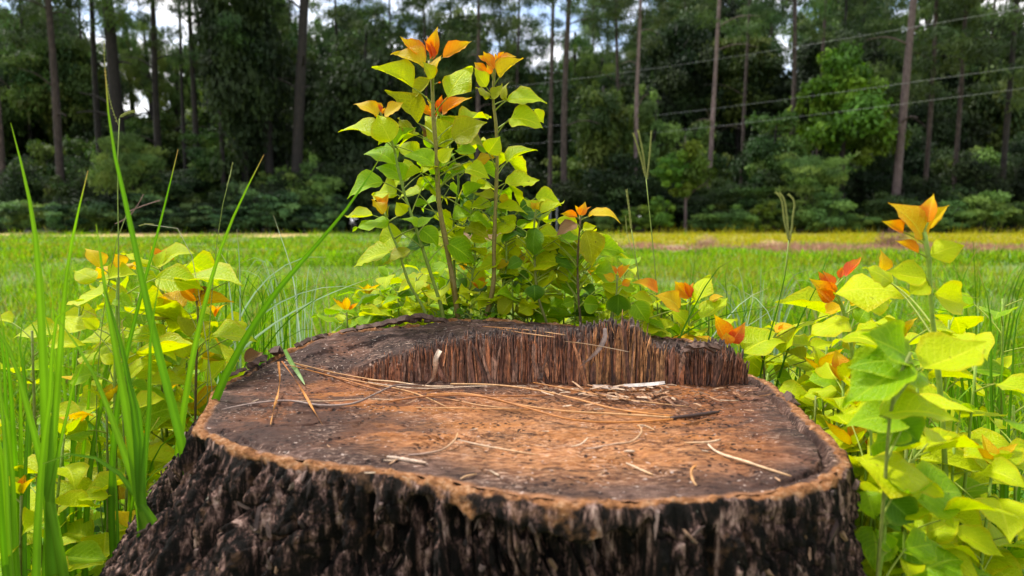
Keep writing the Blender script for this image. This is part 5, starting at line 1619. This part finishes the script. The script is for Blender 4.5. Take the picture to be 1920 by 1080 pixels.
def auto_sprout(px, py_top, Y, n, L, pal, label, group=SPR, top=True, zb=0.0, spanz=None, lean=None, cat='sprout'):
    if label == lab_k:
        label = 'tiny dark green leaf tuft ' + where_of(px)
    else:
        label = crowd_label(px, py_top, Y, top, where_of(px))
    t = at(px, py_top, Y)
    lean = lean if lean is not None else (rnd.uniform(-.03, .03), rnd.uniform(-.02, .02))
    foot = np.array([t[0] - lean[0], Y - lean[1], zb])
    root = empty('leafy_sprout', foot, label, cat, group)
    mid = (foot + t) / 2 + np.array([rnd.uniform(-.01, .01), rnd.uniform(-.01, .01), 0])
    S = stem_obj(root, [foot, mid, t], .0022, .001, rnd.choice(['g', 'g', 'b']), sides=6)
    h = t[2] - zb
    z0 = t[2] - (spanz or min(h * .85, .34))
    n = int(n * 1.7)
    for i in range(n):
        f = (i + .5) / n
        z = z0 + (t[2] - z0) * f
        p = S[np.argmin(np.abs(S[:, 2] - z))]
        a = i * 2.4 + rnd.uniform(-.4, .4)
        d = np.array([math.cos(a), math.sin(a), 0])
        pl = rnd.uniform(.010, .026) * L / .045
        B = p + d * pl + np.array([0, 0, pl * rnd.uniform(.3, .9)])
        l = L * rnd.uniform(.75, 1.3) * (1 - .35 * f)
        ax = d + np.array([0, 0, rnd.uniform(-.6, .35)])
        ax /= np.linalg.norm(ax)
        if not label.startswith('tiny') and in_stump(B, B + ax * l * .5, B + ax * l): continue
        ck = rnd.choice(pal if f > .45 or label.startswith('tiny') else 'ggyydvy')
        place_leaf(root, B, B + ax * l, 0, ck, roll=np.array([0, 0, 1.0]) + np.array([rnd.uniform(-.5, .5), rnd.uniform(-.7, .1), 0]))
        petiole(root, p, B, .0006)
    if top:
        for i in range(4):
            a = i * 1.6 + rnd.uniform(-.3, .3)
            ax = np.array([math.cos(a) * .75, math.sin(a) * .75, rnd.uniform(.6, 1.3)])
            ax /= np.linalg.norm(ax)
            B = t + ax * .003
            place_leaf(root, B, B + ax * L * rnd.uniform(.3, .55), 0, rnd.choice('oaay') if i < 3 else rnd.choice('ay'), young=True, roll=np.array([-ax[0], -ax[1], 1.2]))
    return root


MIX = 'yyyggga'
lab_k = 'tuft'
LOW = 'gyyyygd'
lab_b = 'low lime sprout filling in behind the back rim of the stump'
for px, py in ((690, 555), (745, 540), (715, 585), (700, 600), (800, 560), (985, 570), (1045, 560), (1120, 585), (1180, 585), (1215, 600), (1240, 560), (1290, 560), (1330, 580), (960, 520), (1080, 500), (1010, 500), (850, 560), (900, 545), (930, 570), (1150, 540), (1060, 530), (1130, 560), (760, 580), (670, 600), (650, 585), (1200, 560), (1260, 590), (990, 545), (1040, 590), (880, 570), (780, 520), (820, 530), (700, 570), (730, 510), (940, 500), (1110, 520), (1170, 500), (870, 510)):
    auto_sprout(px, py, rnd.uniform(.76, .84), rnd.randint(8, 11), .040, LOW + 'y', lab_b, 'low sprouts behind the back rim', top=rnd.random() < .35, zb=.2, spanz=.12)
for px, py in ((815, 585), (850, 592), (880, 590), (905, 585), (935, 590), (870, 580), (1085, 600), (640, 640)):
    auto_sprout(px, py, .742, 8, .014, 'ddgg', lab_k, 'leaf tufts at the stem feet', top=False, zb=.42, spanz=.03)
lab_r = 'knee-high lime sprout crowding the side of the stump with glossy leaves'
for px, py, Y in ((1440, 700, .66), (1500, 690, .70), (1530, 740, .60), (1560, 700, .72), (1610, 720, .62), (1650, 660, .70), (1690, 620, .75), (1520, 780, .58), (1570, 790, .55), (1600, 840, .50), (1640, 850, .56), (1700, 880, .50), (1700, 760, .62), (1660, 960, .47), (1720, 960, .52), (1650, 1010, .50), (1780, 600, .6), (1830, 680, .5), (1880, 560, .62), (1790, 820, .48), (1860, 880, .46), (1900, 760, .55), (1760, 980, .46), (1840, 1010, .5), (1430, 640, .8), (1590, 640, .82), (1630, 740, .47), (1700, 820, .44), (1640, 930, .45), (1690, 1000, .44), (1580, 720, .56), (1550, 650, .66), (1480, 620, .75), (1640, 600, .7), (1720, 700, .5), (1615, 780, .52), (1655, 800, .50), (1625, 860, .47), (1690, 900, .46), (1640, 700, .58), (1590, 760, .60), (1540, 700, .64), (1510, 650, .70), (1700, 650, .6), (1670, 1040, .46), (1470, 660, .70), (1720, 780, .45), (1700, 860, .42), (1740, 940, .45), (1660, 980, .43), (1610, 690, .60), (1575, 640, .68), (1690, 640, .56)):
    auto_sprout(px, py, Y, rnd.randint(9, 13), .053 if Y < .5 else (.058 if px > 1480 else .048), 'yyyyyygg', lab_r, 'sprouts crowding the far side of the stump', top=rnd.random() < .28)
lab_l = 'waist-high lime sprout mixed into the grass by the stump corner'
for px, py, Y in ((215, 540, .74), (255, 560, .72), (330, 560, .76), (400, 600, .80), (300, 640, .72), (350, 680, .74), (230, 660, .66), (200, 760, .62), (300, 780, .66), (240, 860, .62), (290, 900, .60), (240, 990, .56), (150, 560, .68), (60, 620, .6), (120, 820, .55), (40, 930, .52)):
    auto_sprout(px, py, Y, rnd.randint(9, 13), .048, 'yyyyygggga', lab_l, 'sprouts by the grassy corner of the stump', top=rnd.random() < .28)

# ------------------------------------------------------------------ grass blades and seed stalks one can pick out
GD, GM, GL, GS = (.055, .15, .008), (.10, .24, .010), (.16, .32, .015), (.26, .36, .22)


def to_ground(p, dx=0.0):
    return np.array([p[0] + dx, p[1] + .01, 0.0])


def blade(label, pts, Y, w, c, Yt=None, group='tall grass blades around the stump', parent=None, **k):
    n = len(pts)
    Yt = Y if Yt is None else Yt
    P = [at(x, y, Y + (Yt - Y) * i / (n - 1)) for i, (x, y) in enumerate(pts)]
    P = [to_ground(P[0])] + P
    if parent is not None:
        return ribbon_obj('blade', P, w, c, parent=parent, n=24, **k)
    return ribbon_obj('long_grass', P, w, c, label, 'grass blade', group, n=24, **k)


blade('broad green grass blade arching across to the tallest sprout', [(425, 700), (520, 545), (600, 452), (655, 385), (722, 280)], .56, .0105, [GD, GM], taper=2.2)
blade('tall upright grass blade ending just above the woodland floor', [(338, 815), (372, 620), (420, 450), (495, 290)], .54, .0075, [GM, GL], taper=2.5)
blade('long broad grass blade curving up past the field edge', [(345, 850), (292, 640), (240, 400), (208, 250), (197, 130)], .48, .0085, [GM, GM], taper=2.6)
blade('straight narrow grass blade with a brown tip', [(232, 690), (268, 540), (305, 400), (334, 280)], .56, .0060, [GD, GM], taper=2.5)
tuft = empty('grass_tuft', to_ground(at(258, 905, .46)), 'stout tuft of broad bright green blades fanning beside the stump', 'grass tuft')
for pts, w, c in (([(258, 905), (232, 740), (200, 560), (180, 420)], .011, [GM, GL]), ([(262, 900), (250, 760), (225, 640), (190, 520)], .010, [GD, GM]), ([(252, 905), (215, 800), (170, 690), (110, 600)], .010, [GL, GL]), ([(266, 905), (262, 780), (240, 700), (228, 600)], .008, [GM, GM]), ([(256, 930), (215, 880), (150, 850), (80, 870)], .009, [GL, GM]), ([(268, 900), (280, 760), (282, 640), (300, 520)], .007, [GD, GM])):
    blade(None, pts, .46, w, c, parent=tuft, taper=2.5)
tuft2 = empty('grass_tuft', to_ground(at(90, 900, .5)), 'loose tuft of long green blades at the edge of the view', 'grass tuft')
for pts, w in (([(90, 900), (80, 650), (60, 400), (20, 230)], .010), ([(95, 900), (110, 700), (130, 480), (165, 320)], .008), ([(85, 900), (50, 760), (10, 640), (-60, 560)], .009), ([(100, 900), (125, 780), (150, 690), (190, 640)], .006)):
    blade(None, pts, .5, w, [GM, GL], parent=tuft2, taper=2.5)


def stalk(label, pts, Y, heads, r=.0011, c=((.12, .2, .03), (.20, .26, .05)), hc=(.26, .27, .09), group='seed stalks standing in the field grass'):
    st = [at(x, y, Y) for x, y in pts]
    foot = to_ground(st[0])
    root = empty('grass_stalk', foot, label, 'grass stalk', group)
    P = spline([foot] + st, 20)
    V, F, T3 = tube(P, np.linspace(r, r * .6, 20), 5)
    f = np.repeat(np.linspace(0, 1, 20), 5)[:, None]
    C = np.array(c[0]) * (1 - f) + np.array(c[1]) * f
    link('stem', mesh_np('stem', V - foot, [F, T3], M_STEM, True, np.vstack([C, C[:2]])), root)
    for hp in heads:
        Q = spline([at(x, y, Y) for x, y in hp], 26)
        V, F, T3 = tube(Q, r * .5, 4)
        mb = MB()
        mb.add(V - foot, F, T3, hc)
        T, A, B = frames(Q)
        for i in range(1, 26):
            for s_ in (-1, 1):
                d = T[i] * .9 + A[i] * s_ * .5 + B[i] * rnd.uniform(-.4, .4)
                d /= np.linalg.norm(d)
                a = Q[i] - foot
                sd = np.cross(d, B[i])
                l, w = r * 2.8, r * .5
                mb.add([a, a + d * l * .5 + sd * w, a + d * l, a + d * l * .5 - sd * w], [(0, 1, 2, 3)], None, np.array(hc) * rnd.uniform(.7, 1.3))
        link('seed_spike', mb.mesh('seed_spike', M_GRASS), root)
    return root


stalk('tall seed stalk with three upright green fingers', [(1234, 600), (1228, 500), (1218, 400), (1211, 330)], .80, [[(1211, 335), (1200, 290), (1188, 252)], [(1211, 335), (1206, 290), (1197, 246)], [(1212, 340), (1217, 300), (1221, 248)]])
stalk('seed stalk with three fingers curling over at the tip', [(1452, 620), (1468, 540), (1479, 450)], .74, [[(1479, 452), (1470, 410), (1460, 366), (1456, 362)], [(1479, 450), (1475, 405), (1467, 368), (1463, 363)], [(1480, 455), (1486, 410), (1486, 372), (1480, 366)]])
stalk('plain green stalk with a narrow closed seed head', [(1198, 520), (1190, 470), (1184, 430)], .76, [[(1184, 432), (1180, 395), (1175, 358)]])
stalk('thin short stalk beside the narrow closed seed head', [(1200, 540), (1186, 470), (1176, 440)], .80, [[(1176, 440), (1174, 420), (1173, 406)]], r=.0006)
stalk('green seed stalk with a side spike bent over in the tall grass', [(222, 520), (222, 420), (220, 330), (224, 222)], .60, [[(222, 235), (208, 195), (198, 140), (195, 80)], [(224, 220), (236, 213), (250, 209)]], r=.0009)
stalk('seed stalk with a purplish ragged spike above the amber sprout', [(205, 520), (222, 440), (240, 395)], .62, [[(240, 397), (262, 388), (298, 376)], [(215, 420), (238, 408), (268, 366)]], r=.0006, hc=(.3, .2, .18))
stalk('pale thin stalk bowing over the field edge', [(360, 480), (352, 440), (320, 424), (270, 420)], .64, [[(290, 421), (275, 420), (262, 423)]], r=.0005, c=((.3, .3, .18), (.36, .33, .22)))
stalk('thin green stalk crossing the tall upright blade', [(400, 520), (410, 430), (425, 350), (434, 318)], .62, [[(425, 350), (431, 330), (436, 306)]], r=.0006)
tufts = [
    ('silvery green arching grass by the sprouts, bent over in a bow', [[(432, 640), (470, 560), (530, 500), (600, 480), (610, 482)], [(440, 640), (520, 570), (600, 540), (640, 536), (690, 545)], [(450, 640), (450, 520), (447, 460), (444, 430)], [(440, 640), (430, 540), (420, 480), (405, 460)], [(470, 640), (540, 590), (620, 550), (700, 520)]], .80, .0045, GS),
    ('pale dry blades standing up in the field grass', [[(560, 610), (545, 500), (525, 440), (513, 404)], [(580, 640), (575, 600), (565, 562)], [(655, 640), (650, 600), (642, 570)], [(600, 640), (640, 610), (665, 590)]], .95, .0042, (.34, .42, .3)),
    ('dark green wiry grass tangled at the corner of the stump', [[(470, 660), (500, 600), (480, 540), (430, 500)], [(500, 650), (540, 600), (580, 570), (640, 530)], [(480, 660), (470, 600), (450, 560), (445, 500)], [(520, 650), (560, 620), (600, 617)], [(540, 660), (530, 560), (510, 500)]], .78, .0032, GD),
    ('crossed whitish grass blades in the lawn past the ledge', [[(1395, 640), (1405, 590), (1412, 550), (1408, 532)], [(1360, 600), (1400, 560), (1440, 540)], [(1450, 610), (1430, 570), (1390, 545)], [(1385, 620), (1420, 600), (1460, 570)]], .85, .004, (.38, .46, .33)),
    ('long green blades sweeping sideways above the ledge end', [[(1260, 640), (1330, 600), (1400, 582), (1455, 575)], [(1280, 620), (1310, 560), (1350, 500), (1385, 480)], [(1440, 640), (1462, 560), (1480, 470), (1484, 440)], [(1545, 500), (1556, 470), (1568, 448)], [(1500, 600), (1540, 520), (1560, 480)]], .72, .0045, GD),
    ('fine green grass growing through the leaves past the cut face', [[(1640, 820), (1650, 760), (1680, 720)], [(1660, 840), (1700, 780), (1720, 700)], [(1690, 860), (1690, 790), (1670, 740)], [(1710, 900), (1740, 830), (1800, 790)], [(1650, 900), (1690, 870), (1730, 850)], [(1690, 960), (1720, 930), (1760, 920)]], .66, .004, GM),
    ('grass tuft on the open side of the far sprouts', [[(1780, 760), (1790, 650), (1800, 540), (1830, 470)], [(1800, 760), (1840, 640), (1900, 560)], [(1790, 760), (1770, 640), (1745, 560)], [(1810, 760), (1860, 700), (1920, 680)]], .70, .005, GM),
    ('thin grass tuft in front of the low far sprouts', [[(690, 640), (700, 560), (690, 500)], [(720, 640), (725, 580), (745, 530)], [(700, 640), (675, 590), (660, 560)]], .90, .0035, GM),
]
for lab, paths, Y, w, c in tufts:
    root = empty('grass_tuft', to_ground(at(*paths[0][0], Y)), lab, 'grass tuft', 'grass tufts in the field edge')
    for p in paths:
        blade(None, p, Y + rnd.uniform(-.04, .06), w * rnd.uniform(.8, 1.15), [np.array(c) * .8, np.array(c) * 1.1], parent=root, taper=2.2, twist=(rnd.uniform(-40, 40), rnd.uniform(-40, 40)))

for lab, cx_, py0, Y, k, spread, hpx, w in (('thick tuft of bright green blades at the foot of the stump flank', 225, 1060, .60, 12, 110, 300, .006), ('tall wild grass tuft between the amber sprout and the stump', 370, 860, .86, 12, 110, 330, .005), ('dense green tuft rising among the lime leaves by the fanning blades', 130, 1000, .66, 13, 130, 440, .0065), ('wide leaning tuft of green blades in the lower corner', 40, 1050, .52, 13, 150, 520, .008), ('tall grass tuft behind the broad arching blade', 440, 760, .85, 12, 100, 300, .005), ('bright tuft of fresh grass just outside the near drooping leaf', 1740, 1020, .55, 12, 120, 380, .006), ('green tuft low beside the bark past the cut face', 1655, 1060, .50, 10, 70, 260, .005), ('grass tuft at the open edge beyond the golden sprout', 1870, 980, .6, 12, 140, 480, .006)):
    root = empty('grass_tuft', to_ground(at(cx_, py0, Y)), lab, 'grass tuft', 'thick grass tufts by the stump')
    for i in range(k):
        dx = rnd.uniform(-1, 1) * spread
        hh = hpx * rnd.uniform(.55, 1.1)
        x0 = cx_ + dx * .25
        bl = [(x0, py0), (x0 + dx * .2, py0 - hh * .5), (x0 + dx * .6, py0 - hh * .85), (x0 + dx * 1.1, py0 - hh * rnd.uniform(.8, 1.05))]
        blade(None, bl, Y + rnd.uniform(-.05, .06), w * rnd.uniform(.7, 1.2), rnd.choice([[GD, GM], [GM, GL], [GM, GM], [GL, GL]]), parent=root, taper=2.3, twist=(rnd.uniform(-40, 40), rnd.uniform(-50, 50)))

for lab, cx_, py0, Y, k, spread, hpx, w, c in (('wispy pale green grass behind the notch', 560, 640, 1.15, 14, 90, 150, .0036, GS), ('wispy dark grass just behind the rough bark knob', 500, 650, .95, 12, 80, 130, .003, GD), ('loose straw coloured grass in the lawn behind the back rim bits', 630, 630, 1.4, 12, 90, 120, .004, (.34, .33, .14)), ('wispy grass in the lawn beside the crowned leafy sprout', 690, 600, 1.7, 12, 90, 110, .0045, GL),
        ('fine arching grass behind the three-fingered seed stalk', 1280, 620, 1.2, 12, 90, 130, .0036, GM), ('pale wispy grass behind the curled seed stalk', 1420, 620, 1.3, 14, 100, 120, .004, GS), ('green wispy grass past the red cored rosette', 1360, 640, .95, 11, 80, 140, .003, GD), ('straw tinted grass behind the sturdy sprout', 1560, 600, 1.3, 12, 100, 110, .004, (.33, .34, .12)), ('wispy grass far out beyond the loose tuft', 120, 620, 1.3, 14, 120, 170, .0042, GL), ('wispy grass beyond the golden sprout', 1840, 600, 1.3, 14, 120, 150, .0042, GM), ('dark wispy grass by the amber sprout', 420, 600, 1.1, 13, 90, 150, .0034, GD)):
    root = empty('grass_tuft', to_ground(at(cx_, py0, Y)), lab, 'grass tuft', 'wispy tufts in the lawn')
    for i in range(k):
        dx = rnd.uniform(-1, 1) * spread
        hh = hpx * rnd.uniform(.45, 1.15)
        x0 = cx_ + dx * .5
        bl = [(x0, py0), (x0 + dx * .15, py0 - hh * .55), (x0 + dx * .5, py0 - hh * .92), (x0 + dx * 1.0, py0 - hh * rnd.uniform(.6, 1.05))]
        cc = np.array(c) * rnd.uniform(.7, 1.25)
        blade(None, bl, Y + rnd.uniform(-.08, .1), w * rnd.uniform(.7, 1.2), [cc * .8, cc], parent=root, taper=2.0, twist=(rnd.uniform(-40, 40), rnd.uniform(-50, 50)))

# loose weeds and tall ground grass round the stump (nobody could count these)
def weeds():
    n = 16000
    x = rng.uniform(-.85, .95, n)
    y = rng.uniform(.35, 1.15, n)
    d = np.hypot(x - SC0[0], y - SC0[1]) - r_out(np.arctan2(y - SC0[1], x - SC0[0]))
    fl = np.where(x < -.1, .2, .07)
    keep = (d > fl * .6 + .02) & (y < .62 + .5 * np.abs(x)) | ((d > .05) & (y > .75) & (rng.uniform(size=n) < .6))
    x, y = x[keep], y[keep]
    m = len(x)
    z = rng.uniform(.01, .27, m) * np.where(y > .75, .9, 1)
    nrm = rng.normal(size=(m, 3)) * .5 + np.array([0, -.3, 1])
    nrm /= np.linalg.norm(nrm, axis=1)[:, None]
    ax = np.cross(nrm, rng.normal(size=(m, 3)))
    ax /= np.linalg.norm(ax, axis=1)[:, None]
    sd = np.cross(nrm, ax)
    l = rng.uniform(.010, .024, m)[:, None]
    P = np.stack([x, y, z], 1)
    V = np.stack([P - ax * l * .5, P - ax * l * .1 + sd * l * .36 + nrm * l * .1, P + ax * l * .25 + sd * l * .28 + nrm * l * .08, P + ax * l * .55, P + ax * l * .25 - sd * l * .28 + nrm * l * .08, P - ax * l * .1 - sd * l * .36 + nrm * l * .1], 1).reshape(-1, 3)
    b = np.arange(m)[:, None] * 6
    F = np.vstack([b + np.array([[0, 1, 2, 3]]), b + np.array([[0, 3, 4, 5]])])
    G = np.array([[.10, .24, .012], [.16, .30, .012], [.06, .16, .012], [.24, .32, .015]])
    C = np.repeat(G[rng.choice(4, m)] * rng.uniform(.7, 1.25, (m, 1)), 6, axis=0)
    me = mesh_np('undergrowth', V, F, M_GRASS, False, C)
    tag(link('undergrowth', me), 'small leafy weeds crowding the ground round the stump', 'weeds', kind='stuff')


weeds()


def tall_grass():
    n = 22000
    x = rng.uniform(-1.6, 1.7, n)
    y = rng.uniform(.4, 2.3, n)
    d = np.hypot(x - SC0[0], y - SC0[1]) - r_out(np.arctan2(y - SC0[1], x - SC0[0]))
    keep = (d > np.where(x < -.1, .16, .06)) & ((np.abs(x) > .2) | (y > .85)) & (fbm(np.stack([x * 4, y * 4, 0 * x], 1), 3, 8) > -.25)
    keep &= ~((y < .5) & (np.abs(x) < .45))
    x, y = x[keep], y[keep]
    m = len(x)
    h = rng.uniform(.12, .34, m)
    V, Q, T, C = blades_np(x, y, h, rng.uniform(.002, .005, m), rng.uniform(.15, 1.0, m), rng.uniform(0, 6.28, m), grass_cols(m, x, y), 4)
    tag(link('tall_grass', mesh_np('tall_grass', V, [Q, T], M_GRASS, True, C)), 'knee-high wild grass thick around the stump', 'grass', kind='stuff')


tall_grass()

# ------------------------------------------------------------------ small far things in the field
def heap(name, px, Y, w, h, col, label, cat, n=900, L=.10, asp=.12):
    r = np.random.default_rng(int(px))
    x = (px - 960) / FPX * Y
    V, F, C = leaf_cloud(r, [(0, 0, h * .3, w * .5, w * .4, h * .6), (w * .25, 0, h * .25, w * .35, w * .3, h * .5), (-w * .28, 0, h * .2, w * .35, w * .3, h * .45)], n, L, [col, tuple(np.array(col) * .7), tuple(np.array(col) * 1.3)], -.5, asp, .6)
    me = mesh_np(name, V, F, M_FOL, False, C)
    return tag(link(name, me, None, (x, Y, 0)), label, cat)


heap('grass_heap', 912, 21, 1.6, .42, (.30, .19, .14), 'low heap of brownish pink dry grass behind the tall stems', 'grass heap', 1600, .12)
heap('dry_weed', 1672, 13.5, .7, .5, (.28, .16, .12), 'brown dead weed clump in the yellow strip near the golden sprout', 'dead weed', 900, .09)
heap('dry_weed', 1325, 14.5, .45, .32, (.30, .18, .13), 'reddish brown dead weed clump in the middle of the dead strip', 'dead weed', 600, .08)
heap('dry_weed', 1445, 13.8, .5, .22, (.30, .19, .13), 'flat brown dead weed clump behind the curled seed stalk', 'dead weed', 500, .08)
hv = at(1038, 378, 30)
box = empty('field_bench', (hv[0], 30, 0), 'small pale grey bench at the edge of the woods', 'bench')
mb = MB()


def bxm(cx, cy, cz, sx, sy, sz):
    V = [(cx + a * sx / 2, cy + b * sy / 2, cz + c * sz / 2) for c in (-1, 1) for b in (-1, 1) for a in (-1, 1)]
    return np.array(V), np.array([(0, 2, 3, 1), (4, 5, 7, 6), (0, 1, 5, 4), (1, 3, 7, 5), (3, 2, 6, 7), (2, 0, 4, 6)])


for nm, args, c in (('seat', (0, 0, 1.55, .42, .25, .09), (.6, .62, .68)), ('leg', (-.15, 0, .75, .06, .1, 1.5), (.2, .2, .21)), ('leg', (.15, 0, .75, .06, .1, 1.5), (.2, .2, .21))):
    V, F = bxm(*args)
    link(nm, mesh_np(nm, V, F, M_CHIP, False, np.tile(np.array(c), (8, 1))), box)
hv = at_z(757, 444, .03)
mb = MB()
r = np.random.default_rng(5)
V = r.normal(size=(14, 3))
V /= np.linalg.norm(V, axis=1)[:, None]
import bmesh
bm = bmesh.new()
for v in V: bm.verts.new(v * np.array([.13, .09, .07]))
bmesh.ops.convex_hull(bm, input=bm.verts)
me = bpy.data.meshes.new('paper_scrap')
bm.to_mesh(me)
bm.free()
m, nt, N, mix, ma, ramp, sstep, surf = nmat('crumpled_paper')
surf(N('BsdfPrincipled', Base_Color=(.75, .76, .76, 1), Roughness=.7).outputs[0])
me.materials.append(m)
tag(link('paper_scrap', me, None, hv), 'crumpled white paper scrap lying in the far lawn', 'paper scrap')
lf = at_z(475, 668, .36)
root = empty('dead_leaf', lf, 'curled reddish brown dead leaf caught beside the stump notch', 'dead leaf')
place_leaf(root, at(458, 678, .72), at(494, 660, .74), .8, 'b')
